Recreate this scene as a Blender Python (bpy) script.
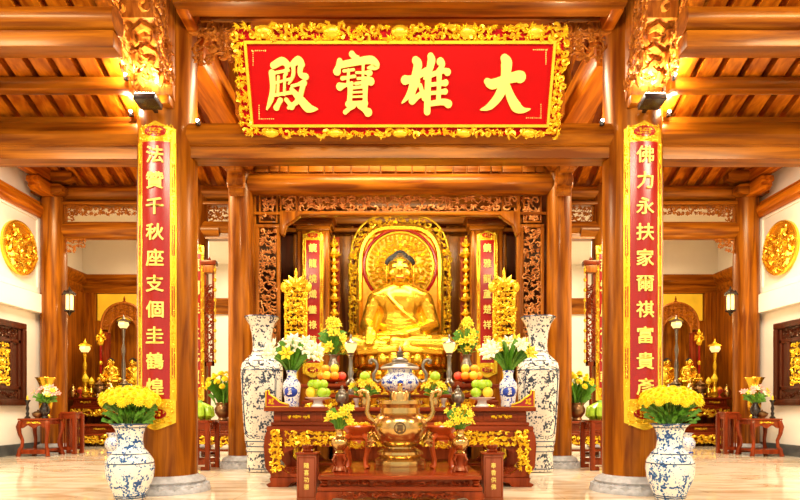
import bpy, bmesh, math, random
from mathutils import Vector, Matrix
PI = math.pi
for o in list(bpy.data.objects): bpy.data.objects.remove(o)
SC = bpy.context.scene
COL = SC.collection

# ---------------------------------------------------------------- camera, world, lights, exposure
F = 600.0; HY = 407.0; CX = 399.5            # focal length in px, horizon row, symmetry column of the 800x500 frame
cd = bpy.data.cameras.new('camera'); cam = bpy.data.objects.new('camera', cd); COL.objects.link(cam)
cam.location = (0, 0, 1.0); cam.rotation_euler = (PI/2, 0, 0)
cd.sensor_width = 36; cd.lens = 27.0; cd.shift_y = (HY-250)/800.0; cd.clip_end = 100
SC.camera = cam
w = bpy.data.worlds.new('daylight'); SC.world = w; w.use_nodes = True
w.node_tree.nodes['Background'].inputs[0].default_value = (1.0, .93, .82, 1)
w.node_tree.nodes['Background'].inputs[1].default_value = .7
def area(loc, rot, sx, sy, power, col=(1, .86, .62)):  # unseen area lights without fixtures, added to brighten the hall
    l = bpy.data.lights.new('hall_fill_light', 'AREA'); l.shape = 'RECTANGLE'; l.size = sx; l.size_y = sy
    l.energy = power; l.color = col
    o = bpy.data.objects.new('hall_fill_light', l); COL.objects.link(o); o.location = loc; o.rotation_euler = rot
    return o
area((0, 2.0, 5.6), (math.radians(38), 0, 0), 4, .8, 230)                     # added fill from above the front hall
for s in (-1, 1):
    area((s*5.2, 3.0, 5.4), (math.radians(30), 0, 0), 2, .8, 150)
    area((s*5.6, 9.8, 5.9), (0, 0, 0), 2, 2, 390)                              # added fill over the aisles
    area((s*7.3, 15.2, 5.2), (0, 0, 0), 1.0, .8, 34, (1, .72, .38))           # added warm fill over the side shrines
    area((s*4.4, 17.4, 5.6), (0, 0, 0), 1.2, 3, 170)  # added fill for the passage behind the shrine
area((0, 8.6, 5.9), (math.radians(10), 0, 0), 3, .8, 190)                     # added fill over the nave
area((0, 10.6, 4.15), (math.radians(30), 0, 0), 3, .3, 48, (1, .86, .6))     # added light on the Buddha, unseen behind the shrine lintel
SC.view_settings.view_transform = 'Standard'; SC.view_settings.look = 'None'
SC.view_settings.gamma = 1; SC.view_settings.use_curve_mapping = False
SC.view_settings.exposure = 0.66

# ---------------------------------------------------------------- materials
def nt(name):
    m = bpy.data.materials.new(name); m.use_nodes = True
    return m, m.node_tree.nodes, m.node_tree.links, m.node_tree.nodes['Principled BSDF']
def plain(name, c, rough=.5, metal=0., var=.12, scale=9., bump=.0, emit=None, es=0., trans=0.):
    m, n, l, b = nt(name)
    b.inputs['Roughness'].default_value = rough; b.inputs['Metallic'].default_value = metal
    tc = n.new('ShaderNodeTexCoord'); no = n.new('ShaderNodeTexNoise'); no.inputs['Scale'].default_value = scale
    no.inputs['Detail'].default_value = 4; l.new(tc.outputs['Object'], no.inputs['Vector'])
    cr = n.new('ShaderNodeValToRGB'); e = cr.color_ramp.elements
    e[0].position = .3; e[1].position = .7
    e[0].color = (*[max(0, x*(1-var)) for x in c], 1); e[1].color = (*[min(1, x*(1+var)) for x in c], 1)
    l.new(no.outputs['Fac'], cr.inputs['Fac']); l.new(cr.outputs['Color'], b.inputs['Base Color'])
    if bump:
        bp = n.new('ShaderNodeBump'); bp.inputs['Strength'].default_value = bump; bp.inputs['Distance'].default_value = .02
        l.new(no.outputs['Fac'], bp.inputs['Height']); l.new(bp.outputs['Normal'], b.inputs['Normal'])
    if emit:
        b.inputs['Emission Color'].default_value = (*emit, 1); b.inputs['Emission Strength'].default_value = es
    if trans: b.inputs['Transmission Weight'].default_value = trans
    return m
def wood(name, c1, c2, rough=.32, axis='Z', scale=1.):
    m, n, l, b = nt(name)
    b.inputs['Roughness'].default_value = rough
    b.inputs['Specular IOR Level'].default_value = .35; b.inputs['Specular Tint'].default_value = (1, .66, .30, 1); b.inputs['Coat Tint'].default_value = (1, .75, .45, 1); b.inputs['Coat Weight'].default_value = .1; b.inputs['Coat Roughness'].default_value = .15
    tc = n.new('ShaderNodeTexCoord'); mp = n.new('ShaderNodeMapping'); l.new(tc.outputs['Object'], mp.inputs['Vector'])
    s = {'X': (.5, 7, 7), 'Y': (7, .5, 7), 'Z': (7, 7, .5)}[axis]
    mp.inputs['Scale'].default_value = tuple(k*scale for k in s)
    no = n.new('ShaderNodeTexNoise'); no.inputs['Scale'].default_value = 1.6; no.inputs['Detail'].default_value = 7
    no.inputs['Distortion'].default_value = .6; l.new(mp.outputs['Vector'], no.inputs['Vector'])
    cr = n.new('ShaderNodeValToRGB'); e = cr.color_ramp.elements
    e[0].position = .36; e[0].color = (*c1, 1); e[1].position = .66; e[1].color = (*c2, 1)
    l.new(no.outputs['Fac'], cr.inputs['Fac']); l.new(cr.outputs['Color'], b.inputs['Base Color'])
    bp = n.new('ShaderNodeBump'); bp.inputs['Strength'].default_value = .06; bp.inputs['Distance'].default_value = .01
    l.new(no.outputs['Fac'], bp.inputs['Height']); l.new(bp.outputs['Normal'], b.inputs['Normal'])
    return m
def porcelain(name, ground, ink, fine, coarse, thr=.5, mid=None):
    """painted sprigs: fine brush marks gathered into clumps"""
    m, n, l, b = nt(name); b.inputs['Roughness'].default_value = .12
    tc = n.new('ShaderNodeTexCoord')
    lo = n.new('ShaderNodeTexNoise'); lo.inputs['Scale'].default_value = coarse; lo.inputs['Detail'].default_value = 2; lo.inputs['Distortion'].default_value = 1.2
    hi = n.new('ShaderNodeTexVoronoi'); hi.inputs['Scale'].default_value = fine; hi.inputs['Randomness'].default_value = 1
    no = n.new('ShaderNodeTexNoise'); no.inputs['Scale'].default_value = fine*.7; no.inputs['Detail'].default_value = 3
    for q in (lo, hi, no): l.new(tc.outputs['Object'], q.inputs['Vector'])
    def math_(op, a_, b_):
        k = n.new('ShaderNodeMath'); k.operation = op
        for i, q in enumerate((a_, b_)):
            if isinstance(q, (int, float)): k.inputs[i].default_value = q
            else: l.new(q, k.inputs[i])
        return k.outputs[0]
    v = math_('MULTIPLY', math_('SUBTRACT', lo.outputs['Fac'], thr), 2.2)
    v = math_('ADD', v, math_('SUBTRACT', .40, hi.outputs['Distance'])); v = math_('ADD', v, math_('MULTIPLY', math_('SUBTRACT', no.outputs['Fac'], .5), 1.3))
    cr = n.new('ShaderNodeValToRGB'); e = cr.color_ramp.elements
    e[0].position = .02; e[0].color = (*ground, 1); e[1].position = .12; e[1].color = (*(mid or ink), 1)
    x_ = cr.color_ramp.elements.new(.30); x_.color = (*ink, 1)
    l.new(v, cr.inputs['Fac']); l.new(cr.outputs['Color'], b.inputs['Base Color'])
    return m
M = {}
M['wood'] = wood('honey_wood', (.13, .027, .0016), (.38, .118, .0050))
M['woodx'] = wood('honey_wood_beam', (.13, .027, .0016), (.38, .118, .0050), axis='X')
M['woody'] = wood('lit_honey_wood', (.28, .055, .002), (.64, .19, .007), axis='Y')  # brighter copy of the honey wood, lamplight on the rafters put into the colour
M['board'] = wood('ceiling_board', (.18, .028, .0025), (.32, .06, .004), axis='Y')
M['carve'] = wood('carved_wood', (.20, .045, .004), (.44, .145, .014), rough=.45, scale=2)
M['carvel'] = wood('lit_carved_wood', (.42, .14, .03), (.70, .32, .10), rough=.5, scale=2)  # lighter copy of the carved wood, light on the fret put into the colour
M['dark'] = wood('rosewood', (.12, .013, .003), (.27, .038, .008), rough=.25)
M['darkx'] = wood('rosewood_rail', (.13, .014, .003), (.30, .045, .010), rough=.22, axis='X')
M['boxw'] = wood('pale_rosewood', (.20, .042, .018), (.34, .085, .040), rough=.35)
M['brown'] = wood('dark_brown_wood', (.035, .006, .003), (.08, .014, .005), rough=.3)
M['gold'] = plain('gilding', (1.0, .62, .030), .26, .62, .12)
M['goldp'] = plain('polished_gilding', (1.0, .60, .045), .27, .88, .03, 4)
M['goldd'] = plain('recess_gilding', (.70, .32, .014), .35, .5, .2)  # darker gold for the halo backplate, shade between the carvings painted in
M['goldl'] = plain('gold_leaf_letters', (1.0, .76, .16), .45, .05, .04)
M['brass'] = plain('old_brass', (.58, .37, .12), .2, .95, .12, 5)
M['bronze'] = plain('dark_bronze', (.22, .12, .05), .3, .9, .2, 7)
M['pewter'] = plain('pewter', (.24, .21, .17), .28, .9, .2, 8)
M['black'] = plain('black_lacquer', (.02, .014, .012), .25)
M['red'] = plain('sign_red_lacquer', (.44, .0003, .0003), .35, 0, .05, 3)
M['cred'] = plain('couplet_red_lacquer', (.32, .010, .004), .22, 0, .1, 3)
M['lred'] = plain('orange_red_lacquer', (.52, .085, .012), .2, 0, .15, 6)
M['wall'] = plain('cream_plaster', (.90, .84, .72), .8, 0, .03, 2, .05)
M['panelstone'] = plain('pale_marble_panel', (.86, .79, .66), .3, 0, .06, 1.5)
M['basestone'] = plain('dark_baseboard_stone', (.07, .075, .075), .2, 0, .3, 4)
M['stone'] = plain('grey_carved_stone', (.42, .42, .44), .6, 0, .22, 14, .5)
M['yellow'] = plain('chrysanthemum_petal', (.95, .70, .002), .6, 0, .12, 30)
M['lilyw'] = plain('white_lily_petal', (.92, .86, .62), .55, 0, .08, 30)
M['lilyy'] = plain('yellow_lily_petal', (.90, .66, .02), .55, 0, .15, 30)
M['pink'] = plain('pink_petal', (.9, .42, .34), .55, 0, .15, 30)
M['green'] = plain('leaf_green', (.09, .27, .015), .5, 0, .4, 12)
M['stem'] = plain('stem_green', (.16, .34, .03), .5, 0, .25, 12)
M['apple'] = plain('green_apple_skin', (.34, .55, .02), .25, 0, .2, 6)
M['orange'] = plain('orange_peel', (.92, .36, .015), .4, 0, .12, 20)
M['peary'] = plain('yellow_pear_skin', (.90, .58, .03), .35, 0, .15, 10)
M['peach'] = plain('red_apple_skin', (.80, .08, .04), .3, 0, .3, 7)
M['white'] = plain('white_glaze', (.85, .83, .78), .12, 0, .03)
M['blueink'] = plain('cobalt_blue_paint', (.02, .06, .42), .15, 0, .2, 20)
M['darkink'] = plain('blue_black_paint', (.03, .06, .12), .15, 0, .3, 20)
M['porc'] = porcelain('blue_white_porcelain', (.84, .80, .72), (.015, .07, .24), 42, 9, .465, (.14, .32, .54))
M['porct'] = porcelain('ink_grey_porcelain', (.84, .78, .66), (.035, .05, .08), 30, 6.5, .47, (.22, .25, .28))
M['porcs'] = porcelain('cobalt_porcelain', (.84, .83, .80), (.015, .05, .42), 55, 16, .48, (.2, .3, .6))
M['glow'] = plain('lit_lamp_glass', (.6, .4, .15), .4, 0, 0, emit=(1, .66, .22), es=.95)
M['spot'] = plain('lit_spot_lens', (1, .95, .85), .3, 0, 0, emit=(1, .88, .66), es=30)
M['silk'] = plain('glowing_yellow_silk', (.88, .56, .03), .5, 0, .15, 2, emit=(1, .62, .03), es=.12)  # faint emission paints light onto the silk, which is no lamp
M['glass'] = plain('shrine_glass', (.9, .9, .9), .05, 0, 0, trans=.9)
M['hair'] = plain('dark_hair_curls', (.016, .014, .012), .6, .0, .3, 40, .4)
def marble():
    m, n, l, b = nt('polished_marble'); b.inputs['Roughness'].default_value = .07
    tc = n.new('ShaderNodeTexCoord'); mp = n.new('ShaderNodeMapping'); mp.inputs['Scale'].default_value = (.6, 1.5, 1)
    l.new(tc.outputs['Object'], mp.inputs['Vector'])
    no = n.new('ShaderNodeTexNoise'); no.inputs['Scale'].default_value = 1.5; no.inputs['Detail'].default_value = 8
    no.inputs['Distortion'].default_value = 1.6; l.new(mp.outputs['Vector'], no.inputs['Vector'])
    cr = n.new('ShaderNodeValToRGB'); e = cr.color_ramp.elements
    e[0].position = .32; e[0].color = (.52, .36, .20, 1); e[1].position = .58; e[1].color = (.78, .68, .52, 1)
    l.new(no.outputs['Fac'], cr.inputs['Fac'])
    br = n.new('ShaderNodeTexBrick'); br.offset = 0; br.inputs['Scale'].default_value = 1
    br.inputs['Brick Width'].default_value = .9; br.inputs['Row Height'].default_value = .9; br.inputs['Mortar Size'].default_value = .004
    br.inputs['Color1'].default_value = br.inputs['Color2'].default_value = (1, 1, 1, 1); br.inputs['Mortar'].default_value = (.72, .66, .58, 1)
    l.new(tc.outputs['Object'], br.inputs['Vector'])
    mx = n.new('ShaderNodeMix'); mx.data_type = 'RGBA'; mx.blend_type = 'MULTIPLY'; mx.inputs[0].default_value = 1
    l.new(cr.outputs['Color'], mx.inputs[6]); l.new(br.outputs['Color'], mx.inputs[7]); l.new(mx.outputs[2], b.inputs['Base Color'])
    return m
M['marble'] = marble()
M['red'].node_tree.nodes['Principled BSDF'].inputs['Specular IOR Level'].default_value = .12

# ---------------------------------------------------------------- mesh helpers
class MB:
    def __init__(s): s.v = []; s.f = []
    def add(s, vs, fs):
        b = len(s.v); s.v += [tuple(p) for p in vs]; s.f += [tuple(b+i for i in f) for f in fs]; return s
    def box(s, lo, hi):
        x0, y0, z0 = lo; x1, y1, z1 = hi
        if x0 > x1: x0, x1 = x1, x0
        if y0 > y1: y0, y1 = y1, y0
        if z0 > z1: z0, z1 = z1, z0
        return s.add([(x0,y0,z0),(x1,y0,z0),(x1,y1,z0),(x0,y1,z0),(x0,y0,z1),(x1,y0,z1),(x1,y1,z1),(x0,y1,z1)],
                     [(0,3,2,1),(4,5,6,7),(0,1,5,4),(1,2,6,5),(2,3,7,6),(3,0,4,7)])
    def cbox(s, c, d): return s.box([c[i]-d[i]/2 for i in range(3)], [c[i]+d[i]/2 for i in range(3)])
    def lathe(s, prof, seg=24, c=(0, 0, 0), caps=True, sq=1.):
        n = len(prof); vs = []
        for r, z in prof:
            for k in range(seg):
                a = 2*PI*k/seg; vs.append((c[0]+r*math.cos(a), c[1]+r*sq*math.sin(a), c[2]+z))
        fs = [(i*seg+k, i*seg+(k+1) % seg, (i+1)*seg+(k+1) % seg, (i+1)*seg+k) for i in range(n-1) for k in range(seg)]
        if caps: fs += [tuple(range(seg-1, -1, -1)), tuple((n-1)*seg+k for k in range(seg))]
        return s.add(vs, fs)
    def tube(s, pts, r, sides=5, closed=False, flat=1.):
        pts = [Vector(p) for p in pts]; n = len(pts)
        if n < 2: return s
        rs = r if isinstance(r, (list, tuple)) else [r]*n
        vs = []; up = None
        for i, p in enumerate(pts):
            if closed: t = pts[(i+1) % n]-pts[i-1]
            else: t = pts[min(i+1, n-1)]-pts[max(i-1, 0)]
            if t.length < 1e-9: t = Vector((0, 0, 1))
            t.normalize()
            if up is None:
                up = Vector((0, 1, 0)) if abs(t.y) < .9 else Vector((1, 0, 0))
            a = (up - t*up.dot(t))
            if a.length < 1e-6: a = t.orthogonal()
            a.normalize(); up = a; b = t.cross(a)
            for k in range(sides):
                an = 2*PI*k/sides; vs.append(p + a*(rs[i]*flat*math.cos(an)) + b*(rs[i]*math.sin(an)))
        m = n if closed else n-1
        fs = [(i*sides+k, i*sides+(k+1) % sides, ((i+1) % n)*sides+(k+1) % sides, ((i+1) % n)*sides+k) for i in range(m) for k in range(sides)]
        if not closed: fs += [tuple(range(sides-1, -1, -1)), tuple((n-1)*sides+k for k in range(sides))]
        return s.add(vs, fs)
    def prism(s, poly, axis, a, b):
        """extrude the 2-D polygon between a and b along axis; polygon in the two other axes in xyz order"""
        def mk(p, t):
            return {'X': (t, p[0], p[1]), 'Y': (p[0], t, p[1]), 'Z': (p[0], p[1], t)}[axis]
        n = len(poly)
        vs = [mk(p, a) for p in poly]+[mk(p, b) for p in poly]
        return s.add(vs, [tuple(range(n)), tuple(range(2*n-1, n-1, -1))]+[(i, n+i, n+(i+1) % n, (i+1) % n) for i in range(n)])
    def ball(s, c, r, seg=10, rings=6, rot=None):
        if not isinstance(r, (tuple, list)): r = (r, r, r)
        vs = []; fs = []; R = rot
        def T(x, y, z):
            v = Vector((x*r[0], y*r[1], z*r[2]))
            if R is not None: v = R @ v
            return (c[0]+v.x, c[1]+v.y, c[2]+v.z)
        vs.append(T(0, 0, -1))
        for i in range(1, rings):
            ph = -PI/2+PI*i/rings
            for k in range(seg):
                a = 2*PI*k/seg; vs.append(T(math.cos(ph)*math.cos(a), math.cos(ph)*math.sin(a), math.sin(ph)))
        vs.append(T(0, 0, 1)); top = len(vs)-1
        for k in range(seg): fs.append((0, 1+(k+1) % seg, 1+k))
        for i in range(rings-2):
            for k in range(seg):
                a = 1+i*seg+k; b = 1+i*seg+(k+1) % seg; fs.append((a, b, b+seg, a+seg))
        for k in range(seg): fs.append((1+(rings-2)*seg+k, 1+(rings-2)*seg+(k+1) % seg, top))
        return s.add(vs, fs)
    def capsule(s, a, b, ra, rb, seg=12):
        a = Vector(a); b = Vector(b); s.tube([a, a.lerp(b, .5), b], [ra, (ra+rb)/2, rb], seg)
        s.ball(a, ra, seg, 8); s.ball(b, rb, seg, 8); return s
    def petal(s, base, tip, wid, lift):
        base = Vector(base); tip = Vector(tip); d = tip-base; sd = d.cross(Vector(lift))
        if sd.length < 1e-9: sd = d.orthogonal()
        sd.normalize(); mid = base+d*.5; L = Vector(lift)
        return s.add([base, mid+sd*wid, tip, mid-sd*wid, mid+L], [(0, 1, 4), (1, 2, 4), (2, 3, 4), (3, 0, 4)])
    def mesh(s, name, mat, smooth=True, ang=38, bevel=0.):
        me = bpy.data.meshes.new(name); me.from_pydata(s.v, [], s.f)
        bm = bmesh.new(); bm.from_mesh(me)
        bmesh.ops.recalc_face_normals(bm, faces=bm.faces)
        if bevel:
            bmesh.ops.bevel(bm, geom=[e for e in bm.edges if len(e.link_faces) == 2 and e.calc_face_angle(0) > .6], offset=bevel, segments=2, profile=.6, affect='EDGES', clamp_overlap=True)
        bm.to_mesh(me); bm.free()
        if smooth:
            me.polygons.foreach_set('use_smooth', [True]*len(me.polygons)); me.set_sharp_from_angle(angle=math.radians(ang))
        me.materials.append(M[mat] if isinstance(mat, str) else mat)
        return me
    def build(s, name, mat, parent=None, loc=(0, 0, 0), **k):
        return put(name, s.mesh(name, mat, **k), parent, loc)
def put(name, me, parent=None, loc=(0, 0, 0), rot=(0, 0, 0), sc=None):
    o = bpy.data.objects.new(name, me); COL.objects.link(o); o.location = loc; o.rotation_euler = rot
    if sc: o.scale = (sc, sc, sc) if not isinstance(sc, tuple) else sc
    if parent: o.parent = parent
    return o
def tag(o, label, cat, group=None):
    o['label'] = label; o['category'] = cat
    if group: o['group'] = group
    return o
def thing(name, label, cat, loc=(0, 0, 0), rotz=0., group=None):
    o = bpy.data.objects.new(name, None); COL.objects.link(o); o.location = loc; o.rotation_euler = (0, 0, rotz)
    o.empty_display_size = .1
    return tag(o, label, cat, group)
def struct(o): o['kind'] = 'structure'; return o
def dup(root, loc, label=None, sc=None, rotz=None):
    r = root.copy(); COL.objects.link(r); r.location = loc
    if rotz is not None: r.rotation_euler = (0, 0, rotz)
    if sc: r.scale = (sc, sc, sc)
    if label: r['label'] = label
    for ch in list(root.children):
        c = ch.copy(); COL.objects.link(c); c.parent = r
        for g in list(ch.children):
            d = g.copy(); COL.objects.link(d); d.parent = c
    return r
def P(px, py, D):
    """world point of a photo pixel at depth D (D comes from the floor contact or the thing it touches)"""
    return ((px-CX)*D/F, D, 1.0+(HY-py)*D/F)
def X(px, D): return (px-CX)*D/F
def Z(py, D): return 1.0+(HY-py)*D/F
SB = {-1: 'on the 法 (dharma) side', 1: 'on the 佛 (buddha) side'}
SN = {-1: '法 (dharma)', 1: '佛 (buddha)'}

# carving: scrolls, rosettes and leaves spread over a patch (u,v) and placed by a map (u,v,w)->xyz
def flatmap(ax='XZ', off=(0, 0, 0), sgn=-1):
    def f(u, v, w_):
        if ax == 'XZ': return (off[0]+u, off[1]+sgn*w_, off[2]+v)
        if ax == 'YZ': return (off[0]+sgn*w_, off[1]+u, off[2]+v)
        return (off[0]+u, off[1]+v, off[2]+sgn*w_)
    return f
def carve(mb, mp, u0, u1, v0, v1, cell, seed=1, fat=.13, w0=.0, inside=None, vines=True, hi=.10):
    rnd = random.Random(seed); cell *= .80; fat *= .72
    nu = max(1, round((u1-u0)/cell)); nv = max(1, round((v1-v0)/cell)); cu = (u1-u0)/nu; cv = (v1-v0)/nv
    prev = None
    for j in range(nv):
        rng = range(nu) if j % 2 == 0 else range(nu-1, -1, -1)
        for i in rng:
            u = u0+cu*(i+.5)+rnd.uniform(-.2, .2)*cu; v = v0+cv*(j+.5)+rnd.uniform(-.2, .2)*cv
            if inside and not inside(u, v): prev = None; continue
            R = .5*min(cu, cv)*rnd.uniform(.85, 1.35); k = rnd.random(); ww = w0+cell*hi*rnd.uniform(.5, 2.2)
            L = Vector(mp(u, v, cell*.14))-Vector(mp(u, v, 0))
            if prev and vines and rnd.random() < .8:
                pu, pv, pw = prev; off = rnd.uniform(-.5, .5)*cell
                mb.tube([mp(pu, pv, pw*.6), mp((pu+u)/2+off*(v-pv)/cell, (pv+v)/2+off*(u-pu)/cell, (pw+ww)/2), mp(u, v, ww*.6)], cell*fat*.7, 4)
            prev = (u, v, ww)
            if k < .45:
                a0 = rnd.uniform(0, 2*PI); d = rnd.choice((-1, 1)); pts = []; rs = []; tr = rnd.uniform(.7, 1.2); st = rnd.uniform(.8, 1.3)
                for q in range(9):
                    t = q/8; a = a0+d*t*2*PI*tr; rr = R*(1.15-.9*t)
                    pts.append(mp(u+rr*math.cos(a)*st, v+rr*math.sin(a)/st, ww*(.4+.9*t))); rs.append(cell*fat*(.35+.9*math.sin(PI*(.15+.7*t))))
                mb.tube(pts, rs, 4)
                for q in range(3):
                    a = a0+d*(q*.9+.4); mb.petal(mp(u+R*.8*math.cos(a), v+R*.8*math.sin(a), ww*.6), mp(u+R*1.5*math.cos(a+.5*d), v+R*1.5*math.sin(a+.5*d), ww*.5), cell*.11, L)
            elif k < .62:
                n = rnd.choice((5, 6)); a0 = rnd.uniform(0, 1)
                for q in range(n):
                    a = a0+2*PI*q/n; mb.petal(mp(u+R*.1*math.cos(a), v+R*.1*math.sin(a), ww), mp(u+R*1.1*math.cos(a), v+R*1.1*math.sin(a), ww*.8), R*.36, L)
                mb.ball(Vector(mp(u, v, ww*1.2)), R*.22, 5, 4)
            else:
                a0 = rnd.uniform(0, 2*PI); bu, bv = u-R*.7*math.cos(a0), v-R*.7*math.sin(a0)
                for q in range(5):
                    a = a0+(q-2)*.62; rr = R*(1.7-.28*abs(q-2)); mb.petal(mp(bu, bv, ww*.6), mp(bu+rr*math.cos(a), bv+rr*math.sin(a), ww), R*.24, L)
    return mb
def frame_rect(mb, x0, x1, z0, z1, y0, y1, t):
    mb.box((x0, y0, z0), (x1, y1, z0+t)); mb.box((x0, y0, z1-t), (x1, y1, z1))
    mb.box((x0, y0, z0+t), (x0+t, y1, z1-t)); mb.box((x1-t, y0, z0+t), (x1, y1, z1-t)); return mb

# characters from Blender's own font, made bolder by stacking shifted copies
_tc = {}
def glyph(ch):
    if ch in _tc: return _tc[ch]
    c = bpy.data.curves.new('glyph', 'FONT'); c.body = ch; c.extrude = .03; c.align_x = 'CENTER'; c.resolution_u = 2
    o = bpy.data.objects.new('glyph', c); COL.objects.link(o)
    bpy.context.view_layer.update()
    me = bpy.data.meshes.new_from_object(o.evaluated_get(bpy.context.evaluated_depsgraph_get()))
    vs = [tuple(v.co) for v in me.vertices]; fs = [tuple(p.vertices) for p in me.polygons]
    bpy.data.objects.remove(o); bpy.data.curves.remove(c); bpy.data.meshes.remove(me)
    xs = [v[0] for v in vs]; ys = [v[1] for v in vs]
    cx, cy = (min(xs)+max(xs))/2, (min(ys)+max(ys))/2; h = max(max(ys)-min(ys), max(xs)-min(xs))
    _tc[ch] = ([((v[0]-cx)/h, (v[1]-cy)/h, v[2]/h) for v in vs], fs); return _tc[ch]
def text(mb, mp, ch, u, v, size, wd=None, bold=.022, dep=.012):
    vs, fs = glyph(ch); wd = wd or size
    for k, (dx, dy) in enumerate(((0, 0), (bold, 0), (-bold, 0), (0, bold), (0, -bold))):
        mb.add([mp(u+(p[0]+dx)*wd, v+(p[1]+dy)*size, dep*(.5+k*.12)+(dep*.5 if p[2] > 0 else -dep*.5)) for p in vs], fs)
    return mb
def brush(mb, mp, stroke, lay=0., dep=.02):
    """one brush stroke: [(u,v,width)...] -> solid ribbon with round ends"""
    pts = [Vector((p[0], p[1])) for p in stroke]; ws = [p[2] for p in stroke]
    if len(pts) == 2: pts.insert(1, (pts[0]+pts[1])/2); ws.insert(1, min(ws)*.9)
    sm = []; sw = []
    for i in range(len(pts)-1):
        p0 = pts[max(i-1, 0)]; p1 = pts[i]; p2 = pts[i+1]; p3 = pts[min(i+2, len(pts)-1)]
        for q in range(5):
            t = q/5; sm.append(.5*((2*p1)+(p2-p0)*t+(2*p0-5*p1+4*p2-p3)*t*t+(3*p1-p0-3*p2+p3)*t**3)); sw.append(ws[i]*(1-t)+ws[i+1]*t)
    sm.append(pts[-1]); sw.append(ws[-1]); n = len(sm)
    L = []; R = []
    for i in range(n):
        t = (sm[min(i+1, n-1)]-sm[max(i-1, 0)]); t.normalize(); nn = Vector((-t.y, t.x))
        L.append(sm[i]+nn*sw[i]/2); R.append(sm[i]-nn*sw[i]/2)
    def cap(i, sg):
        t = (sm[1]-sm[0]) if i == 0 else (sm[-1]-sm[-2]); t.normalize(); t *= sg; nn = Vector((-t.y, t.x)); out = []
        for q in range(1, 6):
            a = PI/2-PI*q/6; out.append(sm[i]+(t*math.cos(a)+nn*math.sin(a))*sw[i]/2)
        return out
    c1 = cap(n-1, 1); c0 = cap(0, -1)
    vs = [mp(p.x, p.y, dep+lay) for p in L]+[mp(p.x, p.y, dep+lay) for p in R]
    fs = [(i, i+1, n+i+1, n+i) for i in range(n-1)]
    b = len(vs); vs += [mp(p.x, p.y, dep+lay) for p in c1]; fs.append((n-1, *range(b, b+5), 2*n-1))
    b2 = len(vs); vs += [mp(p.x, p.y, dep+lay) for p in c0]; fs.append((n, *range(b2, b2+5), 0))
    loop = list(range(n))+list(range(b, b+5))+[2*n-1-i for i in range(n)]+list(range(b2, b2+5))
    flat = L+R+c1+c0; b3 = len(vs); vs += [mp(flat[i].x, flat[i].y, -.002) for i in loop]; m = len(loop)
    fs += [(loop[i], loop[(i+1) % m], b3+(i+1) % m, b3+i) for i in range(m)]
    mb.add(vs, fs); return mb
def blob(name, mb, mat, voxel, smooth=6):
    """fuse overlapping shapes into one continuous surface"""
    me = mb.mesh('tmp', mat, smooth=False); o = put('tmp', me)
    r = o.modifiers.new('r', 'REMESH'); r.mode = 'VOXEL'; r.voxel_size = voxel
    k = o.modifiers.new('s', 'SMOOTH'); k.iterations = smooth; k.factor = .5
    bpy.context.view_layer.update()
    out = bpy.data.meshes.new_from_object(o.evaluated_get(bpy.context.evaluated_depsgraph_get())); out.name = name
    bpy.data.objects.remove(o); bpy.data.meshes.remove(me)
    out.polygons.foreach_set('use_smooth', [True]*len(out.polygons))
    out.materials.clear(); out.materials.append(M[mat]); return out

# ================================================================ the setting
struct(MB().box((-12, -3, -.2), (12, 22, 0)).build('floor', 'marble', smooth=False))
WX = 8.0
for s in (-1, 1):
    nm = 'left' if s < 0 else 'right'
    wl = MB(); wl.box((s*WX, -3, 0), (s*(WX+.3), 13.7, 7.6)); wl.box((s*WX, 13.5, 0), (s*9.3, 13.7, 7.6)); wl.box((s*9.0, 13.7, 0), (s*9.3, 17, 7.6))
    wo = struct(wl.build('wall_'+nm, 'wall', smooth=False))
    MB().box((s*(WX-.16), -3, 3.06), (s*WX, 13.5, 3.46)).build('ledge', 'wall', wo, smooth=False)
    pn = MB(); frame_rect_y = [(11.1, 13.25)]
    pn.box((s*(WX-.03), 11.2, 3.62), (s*WX, 13.15, 5.1))
    pn.build('marble_panel', 'panelstone', wo, smooth=False)
    pf = MB()
    for (a, b) in (((11.1, 3.5), (13.25, 3.62)), ((11.1, 5.1), (13.25, 5.2)), ((11.1, 3.62), (11.2, 5.1)), ((13.15, 3.62), (13.25, 5.1))):
        pf.box((s*(WX-.06), a[0], a[1]), (s*WX, b[0], b[1]))
    pf.build('panel_frame', 'wall', wo, smooth=False, bevel=.01)
    rl = MB(); prof = [(0, 5.16), (.12, 5.16), (.2, 5.22), (.22, 5.32), (.18, 5.4), (.1, 5.44), (.1, 5.5), (0, 5.5)]
    rl.prism([(s*(WX-p[0]), p[1]) for p in prof], 'Y', -3, 13.3)
    struct(rl.build('trim_%d' % (1 if s < 0 else 2), 'woody'))
    bb = MB().box((s*(WX-.05), -3, 0), (s*WX, 13.5, .23)); struct(bb.build('baseboard_'+nm, 'basestone', smooth=False))
bw = MB()
for s in (-1, 1):
    bw.box((s*6.45, 17, 0), (s*9.3, 17.3, 7.6)); bw.box((s*6.45, 17.3, 0), (s*6.75, 20, 7.6))
bw.box((-6.75, 20, 0), (6.75, 20.3, 7.6))
struct(bw.build('wall_back', 'wall', smooth=False))
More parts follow.
